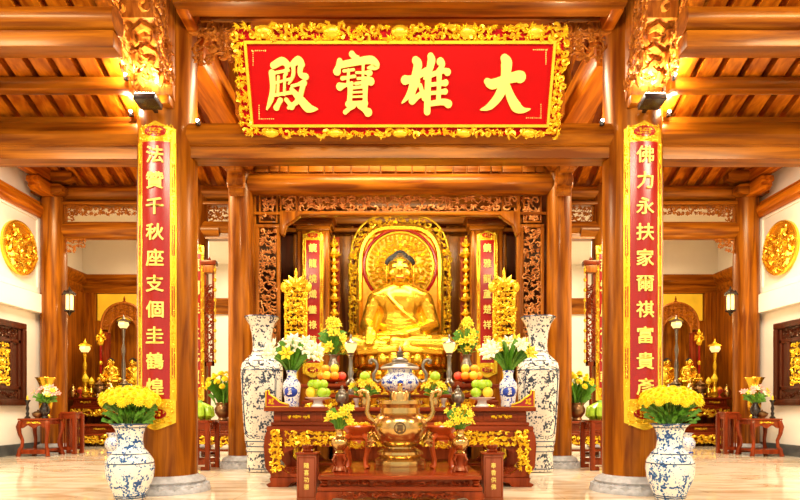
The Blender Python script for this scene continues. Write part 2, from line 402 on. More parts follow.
for k, s in enumerate((-1, 1)):
    t = MB(); pr = [(0, 4.2), (.08, 4.2), (.1, 4.3), (.1, 4.42), (.2, 4.5), (.28, 4.62), (.28, 4.7), (0, 4.7)]
    t.prism([(17-p[0], p[1]) for p in pr], 'X', s*6.45, s*9.0)
    t.prism([(s*(9-p[0]), p[1]) for p in pr], 'Y', 13.7, 17)
    struct(t.build('trim_%d' % (3+k), 'woodx'))
    t = MB(); t.prism([(20-p[0], p[1]-.12) for p in pr], 'X', s*2.0, s*6.45)
    struct(t.build('trim_%d' % (5+k), 'woodx'))
    # panelled wood lining of the side shrine with a yellow panel above
    t = MB(); t.box((s*6.45, 16.86, 0), (s*9, 17, 3.42)); t.box((s*8.55, 16.8, 0), (s*8.9, 17, 4.2)); t.box((s*8.86, 13.7, 0), (s*9, 17, 4.2))
    lin = struct(t.build('trim_%d' % (7+k), 'wood', bevel=.01))
    MB().box((s*6.5, 16.9, 3.44), (s*8.52, 16.97, 4.18)).build('silk_panel', 'silk', lin, smooth=False)
    MB().box((s*8.84, 14.3, 3.3), (s*8.86, 15.9, 4.05)).build('silk_panel', 'silk', lin, smooth=False)
    MB().box((s*8.82, 14.0, 0), (s*8.86, 15.6, 3.0)).build('dark_door_leaf', 'brown', lin, smooth=False)

# front-hall roof over the side bays: boards and rafters falling towards the back
SL = .40
def roofz(D): return 7.35-SL*D
rnd = random.Random(4)
for s in (-1, 1):
    c = MB(); c.prism([(1.5, roofz(1.5)+.10), (7.3, roofz(7.3)+.10), (7.3, roofz(7.3)+.16), (1.5, roofz(1.5)+.16)], 'X', s*3.04, s*9.0)
    ce = struct(c.build('ceiling', 'board', smooth=False))
    for k in range(25):
        x = s*(3.13+k*.262)
        hw = .092
        r = MB().prism([(1.5, roofz(1.5)), (7.28, roofz(7.28)), (7.28, roofz(7.28)+.10), (1.5, roofz(1.5)+.10)], 'X', x-hw, x+hw)
        r.build('rafter', 'woody', ce, smooth=False)
    cheek = MB().prism([(1.5, roofz(1.5)), (7.2, roofz(7.2)), (7.2, 6.7), (1.5, 6.7)], 'X', s*3.0, s*3.04)
    cheek.build('cheek_board', 'woodx', ce, smooth=False)
# centre bay ceiling (higher), nave roof with rafters in two slopes
c = MB(); c.box((-3.04, 1.5, 6.6), (3.04, 7.3, 6.7))
ce = struct(c.build('ceiling', 'board', smooth=False))
for k in range(16):
    x = -2.4+k*.32; MB().box((x-.08, 1.5, 6.5), (x+.08, 7.3, 6.6)).build('rafter', 'woody', ce, smooth=False)
def nz(D): return 11.35-.40*D
c = MB(); c.prism([(10.0, nz(10)+.1), (14.2, nz(14.2)+.1), (14.2, nz(14.2)+.2), (10.0, nz(10)+.2)], 'X', -9.3, 9.3)
c.prism([(7.2, nz(12.8)+.1), (10.0, nz(10)+.1), (10, nz(10)+.2), (7.2, nz(12.8)+.2)], 'X', -9.3, 9.3)
ce = struct(c.build('ceiling', 'board', smooth=False))
for k in range(52):
    x = -8.9+k*.35
    if abs(x) < 2.2: continue
    MB().prism([(10.0, nz(10)), (14.0, nz(14)), (14.0, nz(14)+.1), (10.0, nz(10)+.1)], 'X', x-.09, x+.09).build('rafter', 'woody', ce, smooth=False)
c = MB(); c.box((-9.3, 14.0, 5.75), (9.3, 20.3, 5.85)); struct(c.build('ceiling', 'wall', smooth=False))

# ================================================================ columns
def column(name, label, x, y, r, h, br):
    t = thing(name, label, 'column', (x, y, 0))
    n = 36; sh = MB().lathe([(r*1.0, .17), (r*1.0, .5), (r, h*.5), (r*.97, h)], n); sh.build('shaft', 'wood', t)
    b = MB().lathe([(br, 0), (br*1.0, .03), (br*.96, .06), (br*.86, .10), (br*.90, .13), (br*.82, .165), (r*1.06, .18), (r*1.0, .20)], 40)
    bo = b.build('stone_base', 'stone', t)
    pm = MB()
    for k in range(18):
        a = 2*PI*k/18; pm.petal((br*.985*math.cos(a), br*.985*math.sin(a), .035), (br*.86*math.cos(a), br*.86*math.sin(a), .11), br*.14, (math.cos(a)*.025, math.sin(a)*.025, .02))
    pm.build('lotus_relief', 'stone', bo)
    return t
D1 = 7.2; FX = 2.785
FC = {}
for s in (-1, 1):
    t = column('front_column', 'thick honey-wood front column carrying the long %s couplet board' % SN[s], s*FX, D1, .342, 6.6, .49); FC[s] = t
    t2 = column('shrine_column', 'slim honey-wood column behind the tall porcelain vase %s' % SB[s], s*2.65, 10.0, .205, 6.9, .34)
    t3 = column('aisle_column', 'aisle column with wall lantern and carved bracket arms %s' % SB[s], s*7.70, 13.35, .268, 6.0, .40)
    t4 = column('inner_aisle_column', 'column partly hidden behind the front column %s' % SB[s], s*4.48, 13.4, .2, 5.9, .33)
    # bracket arms on top of the aisle column
    for (dx, w_, z0, z1) in ((0, .62, 5.62, 5.84), (0, .95, 5.9, 6.12)):
        m = MB(); m.prism([(-w_*.5, z1), (-w_*.62, z1-.04), (-w_*.6, z0+.06), (-w_*.42, z0), (w_*.42, z0), (w_*.6, z0+.06), (w_*.62, z1-.04), (w_*.5, z1)], 'Y', -.36, -.1)
        m.build('bracket_arm', 'woodx', t3, bevel=.015)
    for (ln_, z0, z1) in ((.75, 5.60, 5.86), (1.25, 5.9, 6.14)):
        m = MB(); m.prism([(-ln_+.1, z0), (-ln_, z0+.06), (-ln_+.02, z0+.12), (-ln_-.06, z0+.14), (-ln_-.04, z1), (.3, z1), (.3, z0), (-.3, z0)], 'X', -.13, .13); m.build('bracket_arm', 'woody', t3, bevel=.015)
    # carved corner brackets under the two beams
    for (zt, hh, ww, sd) in ((5.47, .36, .52, 3), (4.72, .30, .46, 5)):
        m = MB(); mp = flatmap('XZ', (-s*(.25+ww/2), -.03, zt-hh/2))
        carve(m, mp, -ww/2, ww/2, -hh/2, hh/2, .12, sd, .2, inside=lambda u, v: (u*s/ww+.5)*0.9+(v/hh+.5) > .62)
        m.box((-s*.25, -.03, zt-.02), (-s*(.25+ww), .03, zt+.02)); m.box((-s*.25, -.03, zt-hh), (-s*.29, .03, zt)); m.build('corner_bracket', 'carve', t3)

# ================================================================ beams
def beamx(name, label, x0, x1, y, z0, z1, d, mat='woodx', style='round'):
    if style == 'round':
        h = z1-z0; pr = [(-d*.5*math.cos(a), z0+h/2+h*.5*math.sin(a)) for a in [2*PI*k/18 for k in range(18)]]
    elif style == 'tie':      # fat rounded upper band over a recessed lower plank
        h = z1-z0; zm = z0+h*.36
        pr = [(-d*.36, z0), (-d*.36, zm-.015), (-d*.42, zm), (-d*.40, zm+.015), (-d*.5, zm+.06), (-d*.56, zm+h*.26), (-d*.52, z1-.06), (-d*.42, z1),
              (d*.42, z1), (d*.52, z1-.06), (d*.56, zm+h*.26), (d*.5, zm+.06), (d*.36, zm), (d*.36, z0)]
    else: pr = [(-d/2, z0), (d/2, z0), (d/2, z1), (-d/2, z1)]
    o = MB().prism([(y+p[0], p[1]) for p in pr], 'X', x0, x1).build(name, mat, bevel=.012 if style == 'box' else 0, ang=30)
    return tag(o, label, 'beam')
beamx('tie_beam', 'moulded tie beam between the front columns behind the red signboard', -FX+.2, FX-.2, D1, Z(162, D1), Z(129, D1), .34, style='tie')
beamx('upper_tie_beam', 'dark beam just above and behind the red signboard', -FX+.2, FX-.2, D1, Z(26, D1), Z(11, D1), .26, style='box')
beamx('purlin', 'topmost purlin in front of the beam above the red signboard', -2.5, 2.5, 6.7, Z(9.5, 6.7), Z(-14, 6.7), .26, style='box')
for s in (-1, 1):
    q = SB[s]
    beamx('side_tie_beam', 'moulded tie beam running outward from the front column '+q, s*(FX+.2), s*7.98, D1, Z(163, D1), Z(128, D1), .34, style='tie')
    beamx('purlin', 'pale purlin at the foot of the rafters above the tie beam '+q, s*(FX+.2), s*7.98, 7.18, Z(127, 7.18)-.02, Z(120.5, 7.18), .2, style='box')
    beamx('purlin', 'slim lit purlin crossing the rafters halfway up '+q, s*(FX+.22), s*7.98, 6.72, Z(92, 6.72), Z(80, 6.72), .14, style='box')
    beamx('purlin', 'flat plank beam under the round purlin at the carved bracket '+q, s*(FX+.0), s*7.98, 5.92, Z(52.5, 5.92), Z(36, 5.92), .2, style='box')
    beamx('purlin', 'fat round purlin resting on the carved bracket '+q, s*(FX+.0), s*7.98, 5.92, Z(35, 5.92), Z(9, 5.92), .26)
    beamx('aisle_beam', 'round upper beam spanning the aisle columns '+q, s*2.7, s*7.9, 13.4, Z(201, 13.4), Z(186, 13.4), .34)
    beamx('aisle_beam', 'thick lower beam spanning the aisle columns '+q, s*4.0, s*7.7, 13.4, Z(240, 13.4), Z(222, 13.4), .36)
    beamx('aisle_lintel', 'flat lintel strip under the round aisle beam '+q, s*2.7, s*7.7, 13.4, Z(206.5, 13.4), Z(203, 13.4), .3, style='box')
    beamx('aisle_lintel', 'double lintel beside the slim shrine column '+q, s*2.7, s*4.6, 13.4, Z(240, 13.4), Z(223, 13.4), .3, style='tie')
    frt = thing('fretwork_frieze', 'openwork carved frieze between the aisle beams '+q, 'frieze', (0, 0, 0))
    fr = MB(); carve(fr, flatmap('XZ', (0, 13.36, 0)), min(s*4.9, s*7.4), max(s*4.9, s*7.4), Z(216, 13.4), Z(207, 13.4), .12, 8+s, .22)
    fr.build('fret_panel', 'carve', frt); fr = MB()
    carve(fr, flatmap('XZ', (0, 13.36, 0)), min(s*3.0, s*4.5), max(s*3.0, s*4.5), Z(221, 13.4), Z(207, 13.4), .14, 18+s, .22)
    fr.build('fret_panel', 'carve', frt)
    # sloping brace behind the frieze and the long ties running back from the front columns
    tie = MB().box((s*2.42, 7.4, 5.2), (s*2.78, 13.2, 5.62)); tag(tie.build('long_tie_beam', 'woody', bevel=.02), 'beam running back from the front column past the signboard '+q, 'beam')
    tie = MB().box((s*2.05, 8.2, 5.0), (s*2.25, 9.9, 5.5)); 
    carve(tie, flatmap('YZ', (s*2.05, 0, 0), -s), 8.2, 9.9, 5.0, 5.5, .17, 3, .16); tag(tie.build('carved_brace', 'carve'), 'carved brace board high behind the signboard '+q, 'brace')
    # end blocks of the upper tie beam
    blk = MB(); blk.prism([(6.72, 5.42), (6.6, 5.5), (6.6, 5.62), (6.75, 5.68), (7.1, 5.68), (7.1, 5.42)], 'X', s*2.36, s*2.5)
    tag(blk.build('beam_end_block', 'woody', bevel=.01), 'stepped beam end block beside the top of the front column '+q, 'block')
    cb = MB(); carve(cb, flatmap('XZ', (0, 7.05, 0)), min(s*1.75, s*2.42), max(s*1.75, s*2.42), 5.02, 5.5, .17, 21, .2)
    cb.box((s*1.75, 7.05, 5.4), (s*2.5, 7.12, 5.52)); tag(cb.build('carved_corner_bracket', 'carve'), 'carved corner bracket between front column and signboard '+q, 'bracket')

# carved dragon brackets at the front columns, rising towards the hall
for s in (-1, 1):
    t = thing('carved_bracket', 'floodlit carved dragon-scroll bracket on top of the front column '+SB[s], 'bracket', (s*FX, 0, 0))
    pr = [(6.9, 4.50), (6.84, 4.56), (6.82, 4.66), (6.74, 4.70), (6.76, 4.80), (6.66, 4.84), (6.64, 4.96), (6.56, 5.0), (6.55, 5.12), (6.44, 5.18), (6.42, 5.34), (6.3, 5.42), (6.1, 5.5), (5.8, 5.75), (5.8, 5.9), (6.9, 5.9)]
    MB().prism(pr, 'X', -.2, .2).build('body', 'carve', t, bevel=.012)
    for d in (-1, 1):
        m = MB()
        def mpp(u, v, w_, d=d): return (d*(.2+w_), 6.9-(v-4.5)*.36-.18+u, v)
        carve(m, mpp, -.24, .2, 4.62, 5.7, .12, 5+d, .2); m.build('side_carving', 'carve', t)
    m = MB()
    def mpf(u, v, w_):
        return (u, 6.86-(v-4.5)*.45-w_, v)
    carve(m, mpf, -.25, .25, 4.60, 5.7, .16, 31, .24, hi=.4); m.build('front_carving', 'carve', t)
    for k, (yy, zz, ww) in enumerate(((6.80, 4.64, .19), (6.70, 4.80, .2), (6.6, 4.98, .2))):
        m = MB(); 
        for e in (-1, 1):
            pts = [(e*(.08+.09*q/8+.03*math.sin(q)), yy-.06-.03*math.sin(q*.7), zz+.02*q-.03*math.cos(q*1.1)) for q in range(9)]
            m.tube(pts, [.035-.002*q for q in range(9)], 6)
        m.tube([(-.14, yy-.04, zz+.1), (0, yy-.1, zz+.15), (.14, yy-.04, zz+.1)], [.03, .05, .03], 6)
        m.build('dragon_scroll', 'carve', t)
    MB().cbox((0, 6.84, 4.48), (.36, .14, .1)).build('seat_block', 'wood', t, bevel=.015)
    # floodlight fixed to the column
    f = thing('floodlight', 'small black floodlight fixed under the carved bracket '+SB[s], 'lamp', (s*FX, 6.63, 4.38))
    MB().prism([(-.11, -.03), (.10, -.05), (.12, .02), (-.09, .045)], 'X', -.12, .12).build('housing', 'black', f, bevel=.006)
    MB().prism([(-.085, .047), (.10, .025), (.10, .029), (-.085, .051)], 'X', -.1, .1).build('lens', 'spot', f, smooth=False)
    MB().box((-.02, .08, -.02), (.02, .25, .01)).build('mount_arm', 'black', f)
    l = bpy.data.lights.new('flood_beam', 'SPOT'); l.energy = 110; l.color = (1, .90, .72); l.spot_size = 1.9; l.spot_blend = .6; l.shadow_soft_size = .06
    lo = bpy.data.objects.new('flood_beam', l); COL.objects.link(lo); lo.parent = f; lo.location = (0, -.04, .09); lo.rotation_euler = (math.radians(176), 0, 0)
    # small spot lamps
    for (px, py, D, lab, pw) in ((197.5, 124, 6.98, 'tiny lit spot lamp on the tie beam beside the front column ', 5), (125.5, 78.5, 6.6, 'tiny lit spot lamp on the slim lit purlin ', 18), (131, 115, 7.02, 'tiny lit spot lamp on the lower pale purlin ', 8)):
        px = px if s < 0 else 2*CX-px
        g = thing('spot_lamp', lab+SB[s], 'lamp', P(px, py, D))
        MB().lathe([(.012, -.02), (.028, -.015), (.03, .03), (.02, .035)], 12).build('housing', 'black', g)
        MB().ball((0, -.02, .03), .02, 8, 6).build('bulb', 'spot', g)
        l = bpy.data.lights.new('spot_glow', 'POINT'); l.energy = pw; l.color = (1, .85, .6); l.shadow_soft_size = .03
        lo = bpy.data.objects.new('spot_glow', l); COL.objects.link(lo); lo.parent = g; lo.location = (0, -.07, .06) if pw != 5 else (-s*.12, .42, .05)
        if pw == 5: l.energy = 30

# ================================================================ red signboard
SD0, SD1 = 6.95, 6.52
SH = 1.10; SWd = 3.66
th = math.atan2(SD0-SD1, Z(26, SD1)-Z(138, SD0))
SH = math.hypot(SD0-SD1, Z(26, SD1)-Z(138, SD0))
sg = thing('signboard', 'large leaning red signboard with four gold characters and gilded carved frame', 'sign', (0, SD0, Z(138, SD0)))
sg.rotation_euler = (th, 0, 0)
def suv(px, py):
    k = (HY-py)/F           # ray slope; intersect with the leaning board plane
    a = (Z(26, SD1)-Z(138, SD0)); b = SD1-SD0; z0 = Z(138, SD0)-1
    t = (k*SD0-z0)/(a-k*b); D = SD0+b*t
    return (px-CX)*D/F, t*SH
hw = SWd/2; bt, bb_, bs = .175, .14, .155
MB().box((-hw+.03, -.0, .03), (hw-.03, .06, SH-.03)).build('backing', 'red', sg)
MB().box((-hw+bs, -.02, bb_), (hw-bs, .01, SH-bt)).build('red_panel', 'red', sg)
fm = MB(); frame_rect(fm, -hw+bs-.03, hw-bs+.03, bb_-.03, SH-bt+.03, -.05, 0, .03); fm.build('inner_moulding', 'gold', sg)
fm = MB(); mp = flatmap('XZ', (0, -.01, 0))
carve(fm, mp, -hw, hw, SH-bt+.03, SH+.01, .105, 1, .26, hi=.35); carve(fm, mp, -hw, hw, -.01, bb_-.03, .10, 2, .26, hi=.35)
carve(fm, mp, -hw-.01, -hw+bs-.03, bb_-.03, SH-bt+.03, .10, 3, .26, hi=.35); carve(fm, mp, hw-bs+.03, hw+.01, bb_-.03, SH-bt+.03, .10, 4, .26, hi=.35)
for k in range(5):
    u = -hw+.35+k*(SWd-.7)/4; fm.ball((u, -.03, SH-.06), (.10, .04, .07), 10, 6); fm.ball((u, -.03, .05), (.09, .04, .05), 10, 6)
fm.build('carved_frame', 'gold', sg)
STK = {
 '殿': (262, 50, 7.35, [[(85,118,45),(150,85,52),(190,112,42)],[(188,105,36),(176,180,26)],[(95,172,22),(195,152,22)],[(75,172,46),(82,280,40),(66,370,38),(38,438,12)],
   [(105,243,18),(215,215,20)],[(122,200,20),(118,335,20)],[(168,190,20),(166,330,20)],[(90,335,24),(232,312,28)],[(136,372,38),(108,425,44)],[(180,368,30),(218,415,52)],
   [(222,112,34),(268,82,60),(295,112,42)],[(232,105,28),(230,190,26),(198,252,12)],[(288,112,40),(282,180,34),(322,200,46)],[(222,268,22),(308,246,46)],[(306,255,34),(268,370,38),(196,428,22)],[(218,292,28),(292,375,58),(342,428,66),(408,436,10)]]),
 '寶': (328, 47, 6.75, [[(160,52,40),(188,85,56)],[(78,98,36),(60,168,52)],[(85,125,40),(200,102,44),(290,92,50),(322,132,48),(268,145,14)],
   [(105,166,18),(172,156,18)],[(95,215,26),(180,200,20)],[(80,270,52),(160,248,24)],[(138,160,20),(132,265,20)],[(190,176,16),(282,178,34)],[(200,216,18),(255,212,18)],[(185,250,20),(285,235,54)],[(236,120,20),(232,260,18)],[(268,170,18),(272,232,20)],
   [(150,268,36),(143,392,36)],[(250,258,38),(248,396,34)],[(150,280,20),(250,270,20)],[(150,310,14),(250,305,14)],[(150,340,14),(250,336,14)],[(135,388,40),(252,380,34)],[(165,398,44),(115,442,30)],[(212,398,38),(268,442,58)]]),
 '雄': (396, 48, 7.15, [[(62,232,62),(120,220,42),(212,166,44)],[(136,92,52),(152,128,62),(122,230,46),(92,330,42),(40,395,10)],[(152,238,34),(108,372,24)],[(112,378,54),(188,322,40)],[(168,270,30),(198,362,38)],
   [(242,62,44),(248,98,56),(225,180,44),(196,222,14)],[(228,180,46),(222,300,44),(218,458,48)],[(312,102,54),(325,130,36),(270,195,20)],[(232,202,34),(330,168,32),(362,176,50)],[(240,266,28),(348,252,44)],[(240,326,26),(345,314,40)],[(230,402,34),(330,388,42),(368,402,56)],[(304,180,38),(298,392,34)]]),
 '大': (474, 50, 7.58, [[(90,240,44),(132,262,72),(220,230,62),(315,205,76),(342,208,84)],[(222,66,58),(238,108,84),(226,220,66),(186,340,70),(112,428,52),(42,455,8)],[(232,250,44),(266,350,62),(312,432,78),(362,458,42),(416,450,8)]]),
}
mp = flatmap('XZ', (0, -.02, 0))
for ch, (ox, oy, k_, sts) in STK.items():
    m = MB()
    for q, st in enumerate(sts):
        pts = []
        for (a, b, ww) in st:
            u, v = suv(ox+a/k_, oy+b/k_); pts.append((u, v, ww/k_*6.7/F*1.0))
        brush(m, mp, pts, lay=q*.0006, dep=.03)
    m.build('gold_character', 'goldl', sg, smooth=False)
m = MB(); rr = random.Random(2)
for (px, py, dx, dy) in ((252, 51, 1, 0), (253, 52, 0, 1), (546, 50, -1, 0), (545, 51, 0, 1), (259, 119, 0, -1), (260, 119, 1, 0), (540, 118, 0, -1), (539, 118, -1, 0)):
    for q in range(8):
        u, v = suv(px+dx*q*1.9, py+dy*q*1.9)
        m.cbox((u, -.022, v), (rr.uniform(.006, .013), .004, rr.uniform(.006, .013)))
m.build('corner_inscription', 'goldl', sg, smooth=False)['kind'] = 'stuff'

# ================================================================ couplet boards
def couplet(name, label, loc, R, half, z0, z1, chars, curve=True, size=.2, shoulder=.09, seed=1, cell=.05):
    t = thing(name, label, 'couplet board', loc)
    H = z1-z0
    if curve:
        def mp(u, v, w_): a = u/R; return ((R+.02+w_)*math.sin(a), -(R+.02+w_)*math.cos(a), v)
    else:
        def mp(u, v, w_): return (u, -.02-w_, v)
    def plate(mb, u0, u1, top, bot, w0, w1, n=10):
        us = [u0+(u1-u0)*i/n for i in range(n+1)]; vs = []; fs = []
        for u in us:
            vs += [mp(u, bot(u), w1), mp(u, top(u), w1), mp(u, bot(u), w0), mp(u, top(u), w0)]
        for i in range(n):
            a = i*4; b = a+4; fs += [(a, b, b+1, a+1), (a+2, a+3, b+3, b+2), (a+1, b+1, b+3, a+3), (a, a+2, b+2, b)]
        fs += [(0, 1, 3, 2), (n*4, n*4+2, n*4+3, n*4+1)]; mb.add(vs, fs)
    def top(u): k = abs(u)/half; return z1-shoulder*(k**.8 if k < .75 else .8)
    def bot(u): k = abs(u)/half; return z0+shoulder*(.0 if k < .1 else .9*(k-.1)/.9)
    m = MB(); plate(m, -half, half, top, bot, -.02, .012, 16); m.build('board', 'gold', t, ang=60)
    ih = half*.70; zt = z1-H*.068; zb = z0+H*.10
    m = MB(); plate(m, -ih, ih, lambda u: zt, lambda u: zb, 0, .02, 12); m.build('red_field', 'cred', t, ang=60)
    m = MB()
    for sd in (-1, 1):
        a, b = sorted((sd*half*.76, sd*half*.99)); carve(m, mp, a, b, zb, zt, cell*.8, seed+sd, .2, .012, vines=False)
        m.tube([mp(sd*half*.985, zb-.02, .014), mp(sd*half*.985, zt, .014)], .008, 4); m.tube([mp(sd*half*.73, zb, .02), mp(sd*half*.73, zt, .02)], .008, 4)
    carve(m, mp, -half*.85, half*.85, zt+.01, z1-shoulder*.5, cell, seed+5, .2, .012); carve(m, mp, -half*.85, half*.85, z0+shoulder*.7, zb-.01, cell, seed+6, .2, .012)
    m.build('gilded_border', 'gold', t)
    for sd in (-1, 1):
        for q in range(4):
            a = zb+(zt-zb)*(.08+.24*q); b = a+(zt-zb)*.12; sl = MB()
            for du in (-.05, .05): sl.tube([mp(sd*half*(.86+du), a, .014), mp(sd*half*(.86+du), b, .014)], half*.03, 4)
            sl.build('red_slot', 'cred', t)
    for zz in (zt+(z1-zt)*.48, z0+(zb-z0)*.52):
        m = MB(); n = 14; rx, rz = half*.55, H*.018
        vs = [mp(0, zz, .026)]+[mp(rx*math.cos(2*PI*q/n), zz+rz*math.sin(2*PI*q/n), .022) for q in range(n)]
        m.add(vs, [(0, 1+q, 1+(q+1) % n) for q in range(n)]); m.build('red_cartouche', 'cred', t)
        m = MB(); carve(m, mp, -rx*.5, rx*.5, zz-rz*.6, zz+rz*.6, cell*.7, 3, .2, .028); m.build('cartouche_flower', 'gold', t)
    n = len(chars); pit = (zt-zb)/n
    for i, ch in enumerate(chars):
        m = MB(); text(m, lambda u, v, w_: mp(u, v, w_+.02), ch, 0, zt-pit*(i+.5)-pit*.02, size, size*.92, .018, .012); m.build('gold_character', 'goldl', t, smooth=False)
    return t
T1 = {-1: '法贊千秋座支個圭鶴煌', 1: '佛力永扶家爾祺富貴彥'}
for s in (-1, 1):
    couplet('couplet_board', 'long curved red couplet board beginning %s with gilded border on the front column' % SN[s], (s*FX, D1, 0),   .345, .208, Z(430, 6.82), Z(120, 6.82), T1[s], True, .186, seed=11)
    couplet('aisle_couplet_board', 'gilded couplet board half hidden behind the front column '+SB[s], (s*4.52, 13.17, 0), .205, .225, Z(404, 13.1), Z(242, 13.1), '德潤群生光照' if s < 0 else '慈雲廣被法輪', False, .3, seed=14, cell=.09)

# ================================================================ shrine front: tie beam, carved strip, fretwork
SDp = 10.0
for s in (-1, 1):
    t = thing('column_bracket', 'scrolled bracket projecting from the slim shrine column '+SB[s], 'bracket', (s*2.65, 9.79, 0))
    pr = [(0, 4.86), (0, 4.45), (-.05, 4.42), (-.10, 4.48), (-.08, 4.56), (-.16, 4.58), (-.2, 4.66), (-.17, 4.74), (-.28, 4.78), (-.34, 4.9), (-.5, 5.0), (-.5, 5.1), (0, 5.1)]
    MB().prism(pr, 'X', -.12, .12).build('scroll_arm', 'wood', t, bevel=.012)
    MB().prism([(-.2, 4.86), (-.28, 4.95), (-.28, 5.1), (.28, 5.1), (.28, 4.95), (.2, 4.86)], 'Y', -.14, .05).build('cap_block', 'wood', t, bevel=.015)
    for d in (-1, 1):
        m = MB(); m.tube([(d*.125, -.08-.05*math.cos(a*.8)*(1-a/12), 4.62+.14*math.sin(a*.8)*(1-a/12)) for a in range(11)], .02, 5); m.build('scroll', 'carve', t)
beamx('shrine_tie_beam', 'round honey-wood tie beam across the front of the main shrine', -2.5, 2.5, SDp, Z(195, SDp), Z(174.5, SDp), .36)
st = thing('carved_strip', 'carved board strip lying above the shrine tie beam', 'frieze', (0, SDp, 0))
MB().box((-2.45, .0, 4.88), (2.45, .08, 5.1)).build('strip_board', 'woodx', st)
rr = random.Random(9); x = -2.4
while x < 2.35:
    w_ = rr.uniform(.12, .34); m = MB().box((x, -.03-rr.uniform(0, .04), 4.90), (min(x+w_, 2.4), .01, 5.08)); m.build('relief_block', 'woodx', st, bevel=.012); x += w_+.02
DF = 10.12
ft = thing('shrine_fretwork_screen', 'openwork carved wooden screen framing the golden Buddha shrine', 'screen', (0, DF, 0))
zt, zb = Z(195.5, DF), Z(213, DF)
def fret(x0, x1, z0, z1, cell, seed, fr=.035):
    m = MB(); frame_rect(m, x0, x1, z0, z1, -.05, .03, fr); m.build('panel_frame', 'wood', ft, bevel=.006)
    m = MB(); carve(m, flatmap('XZ', (0, 0, 0)), x0+fr, x1-fr, z0+fr, z1-fr, cell*1.35, seed, .17, hi=.25); m.build('fret_carving', 'carvel', ft)
xa, xb = X(256, DF), X(280, DF)
for s in (-1, 1):
    a, b = (xa, xb) if s < 0 else (-xb, -xa)
    fret(a+.05, b-.04, Z(223.5, DF), zt, .11, 41+s, .03)
    fret(a, b, .6, Z(225, DF), .105, 43+s, .055)
    MB().box((a, -.06, 0), (b, .04, .6)).build('plinth_panel', 'wood', ft, bevel=.01)
    MB().box((a-.05, -.04, 0), (a, .06, zt) if s < 0 else (a, .06, zt)).build('post', 'wood', ft)
    c0, c1 = (xb, X(297, DF)) if s < 0 else (-X(297, DF), -xb)
    fret(c0, c1, zb, zt, .11, 47+s, .025)
    # curved corner bracket under the lintel
    m = MB(); cx0 = xb if s < 0 else -xb; d = 1 if s < 0 else -1
    m.prism([(cx0, zb), (cx0, zb-.36), (cx0+d*.06, zb-.4), (cx0+d*.12, zb-.22), (cx0+d*.34, zb-.06), (cx0+d*.38, zb)], 'Y', -.08, .06); m.build('curved_bracket', 'wood', ft, bevel=.012)
fret(X(297, DF), -X(297, DF), zb, zt, .125, 50, .02)
mm = MB(); mm.box((-2.45, -.07, zb-.05), (2.45, .05, zb)); mm.build('lintel_rail', 'woodx', ft, bevel=.01)
# shrine lining behind
DL = 12.6
ln = thing('shrine_back_panelling', 'tall vertical wood panelling behind the golden Buddha', 'panelling', (0, DL, 0))
for k in range(13):
    x = -2.6+k*.4; MB().box((x+.01, 0, 0), (x+.39, .06, 5.4)).build('plank', 'brown' if k < 3 or k > 9 else ('wood' if k % 2 else 'dark'), ln, bevel=.012)  # outer planks coloured darker to paint in the shade behind the fretwork
for k in range(14):
    x = -2.6+k*.4; MB().box((x-.03, -.05, 0), (x+.03, .02, 5.2)).build('batten', 'wood', ln, bevel=.01)
for (py0, py1) in ((226, 218), (234, 230), (210, 200)):
    MB().box((-2.6, -.16, Z(py0, DL)), (2.6, -.02, Z(py1, DL))).build('cross_rail', 'woodx', ln, bevel=.015)
for s in (-1, 1):
    MB().box((s*2.6, -2.4, 0), (s*2.66, .06, 5.4)).build('side_panel', 'brown', ln)
DP = 11.2
T2 = {-1: '鏡龍燒熾鑾祿蓮凝', 1: '鏡雅龍蘆楚祥蓮聖'}
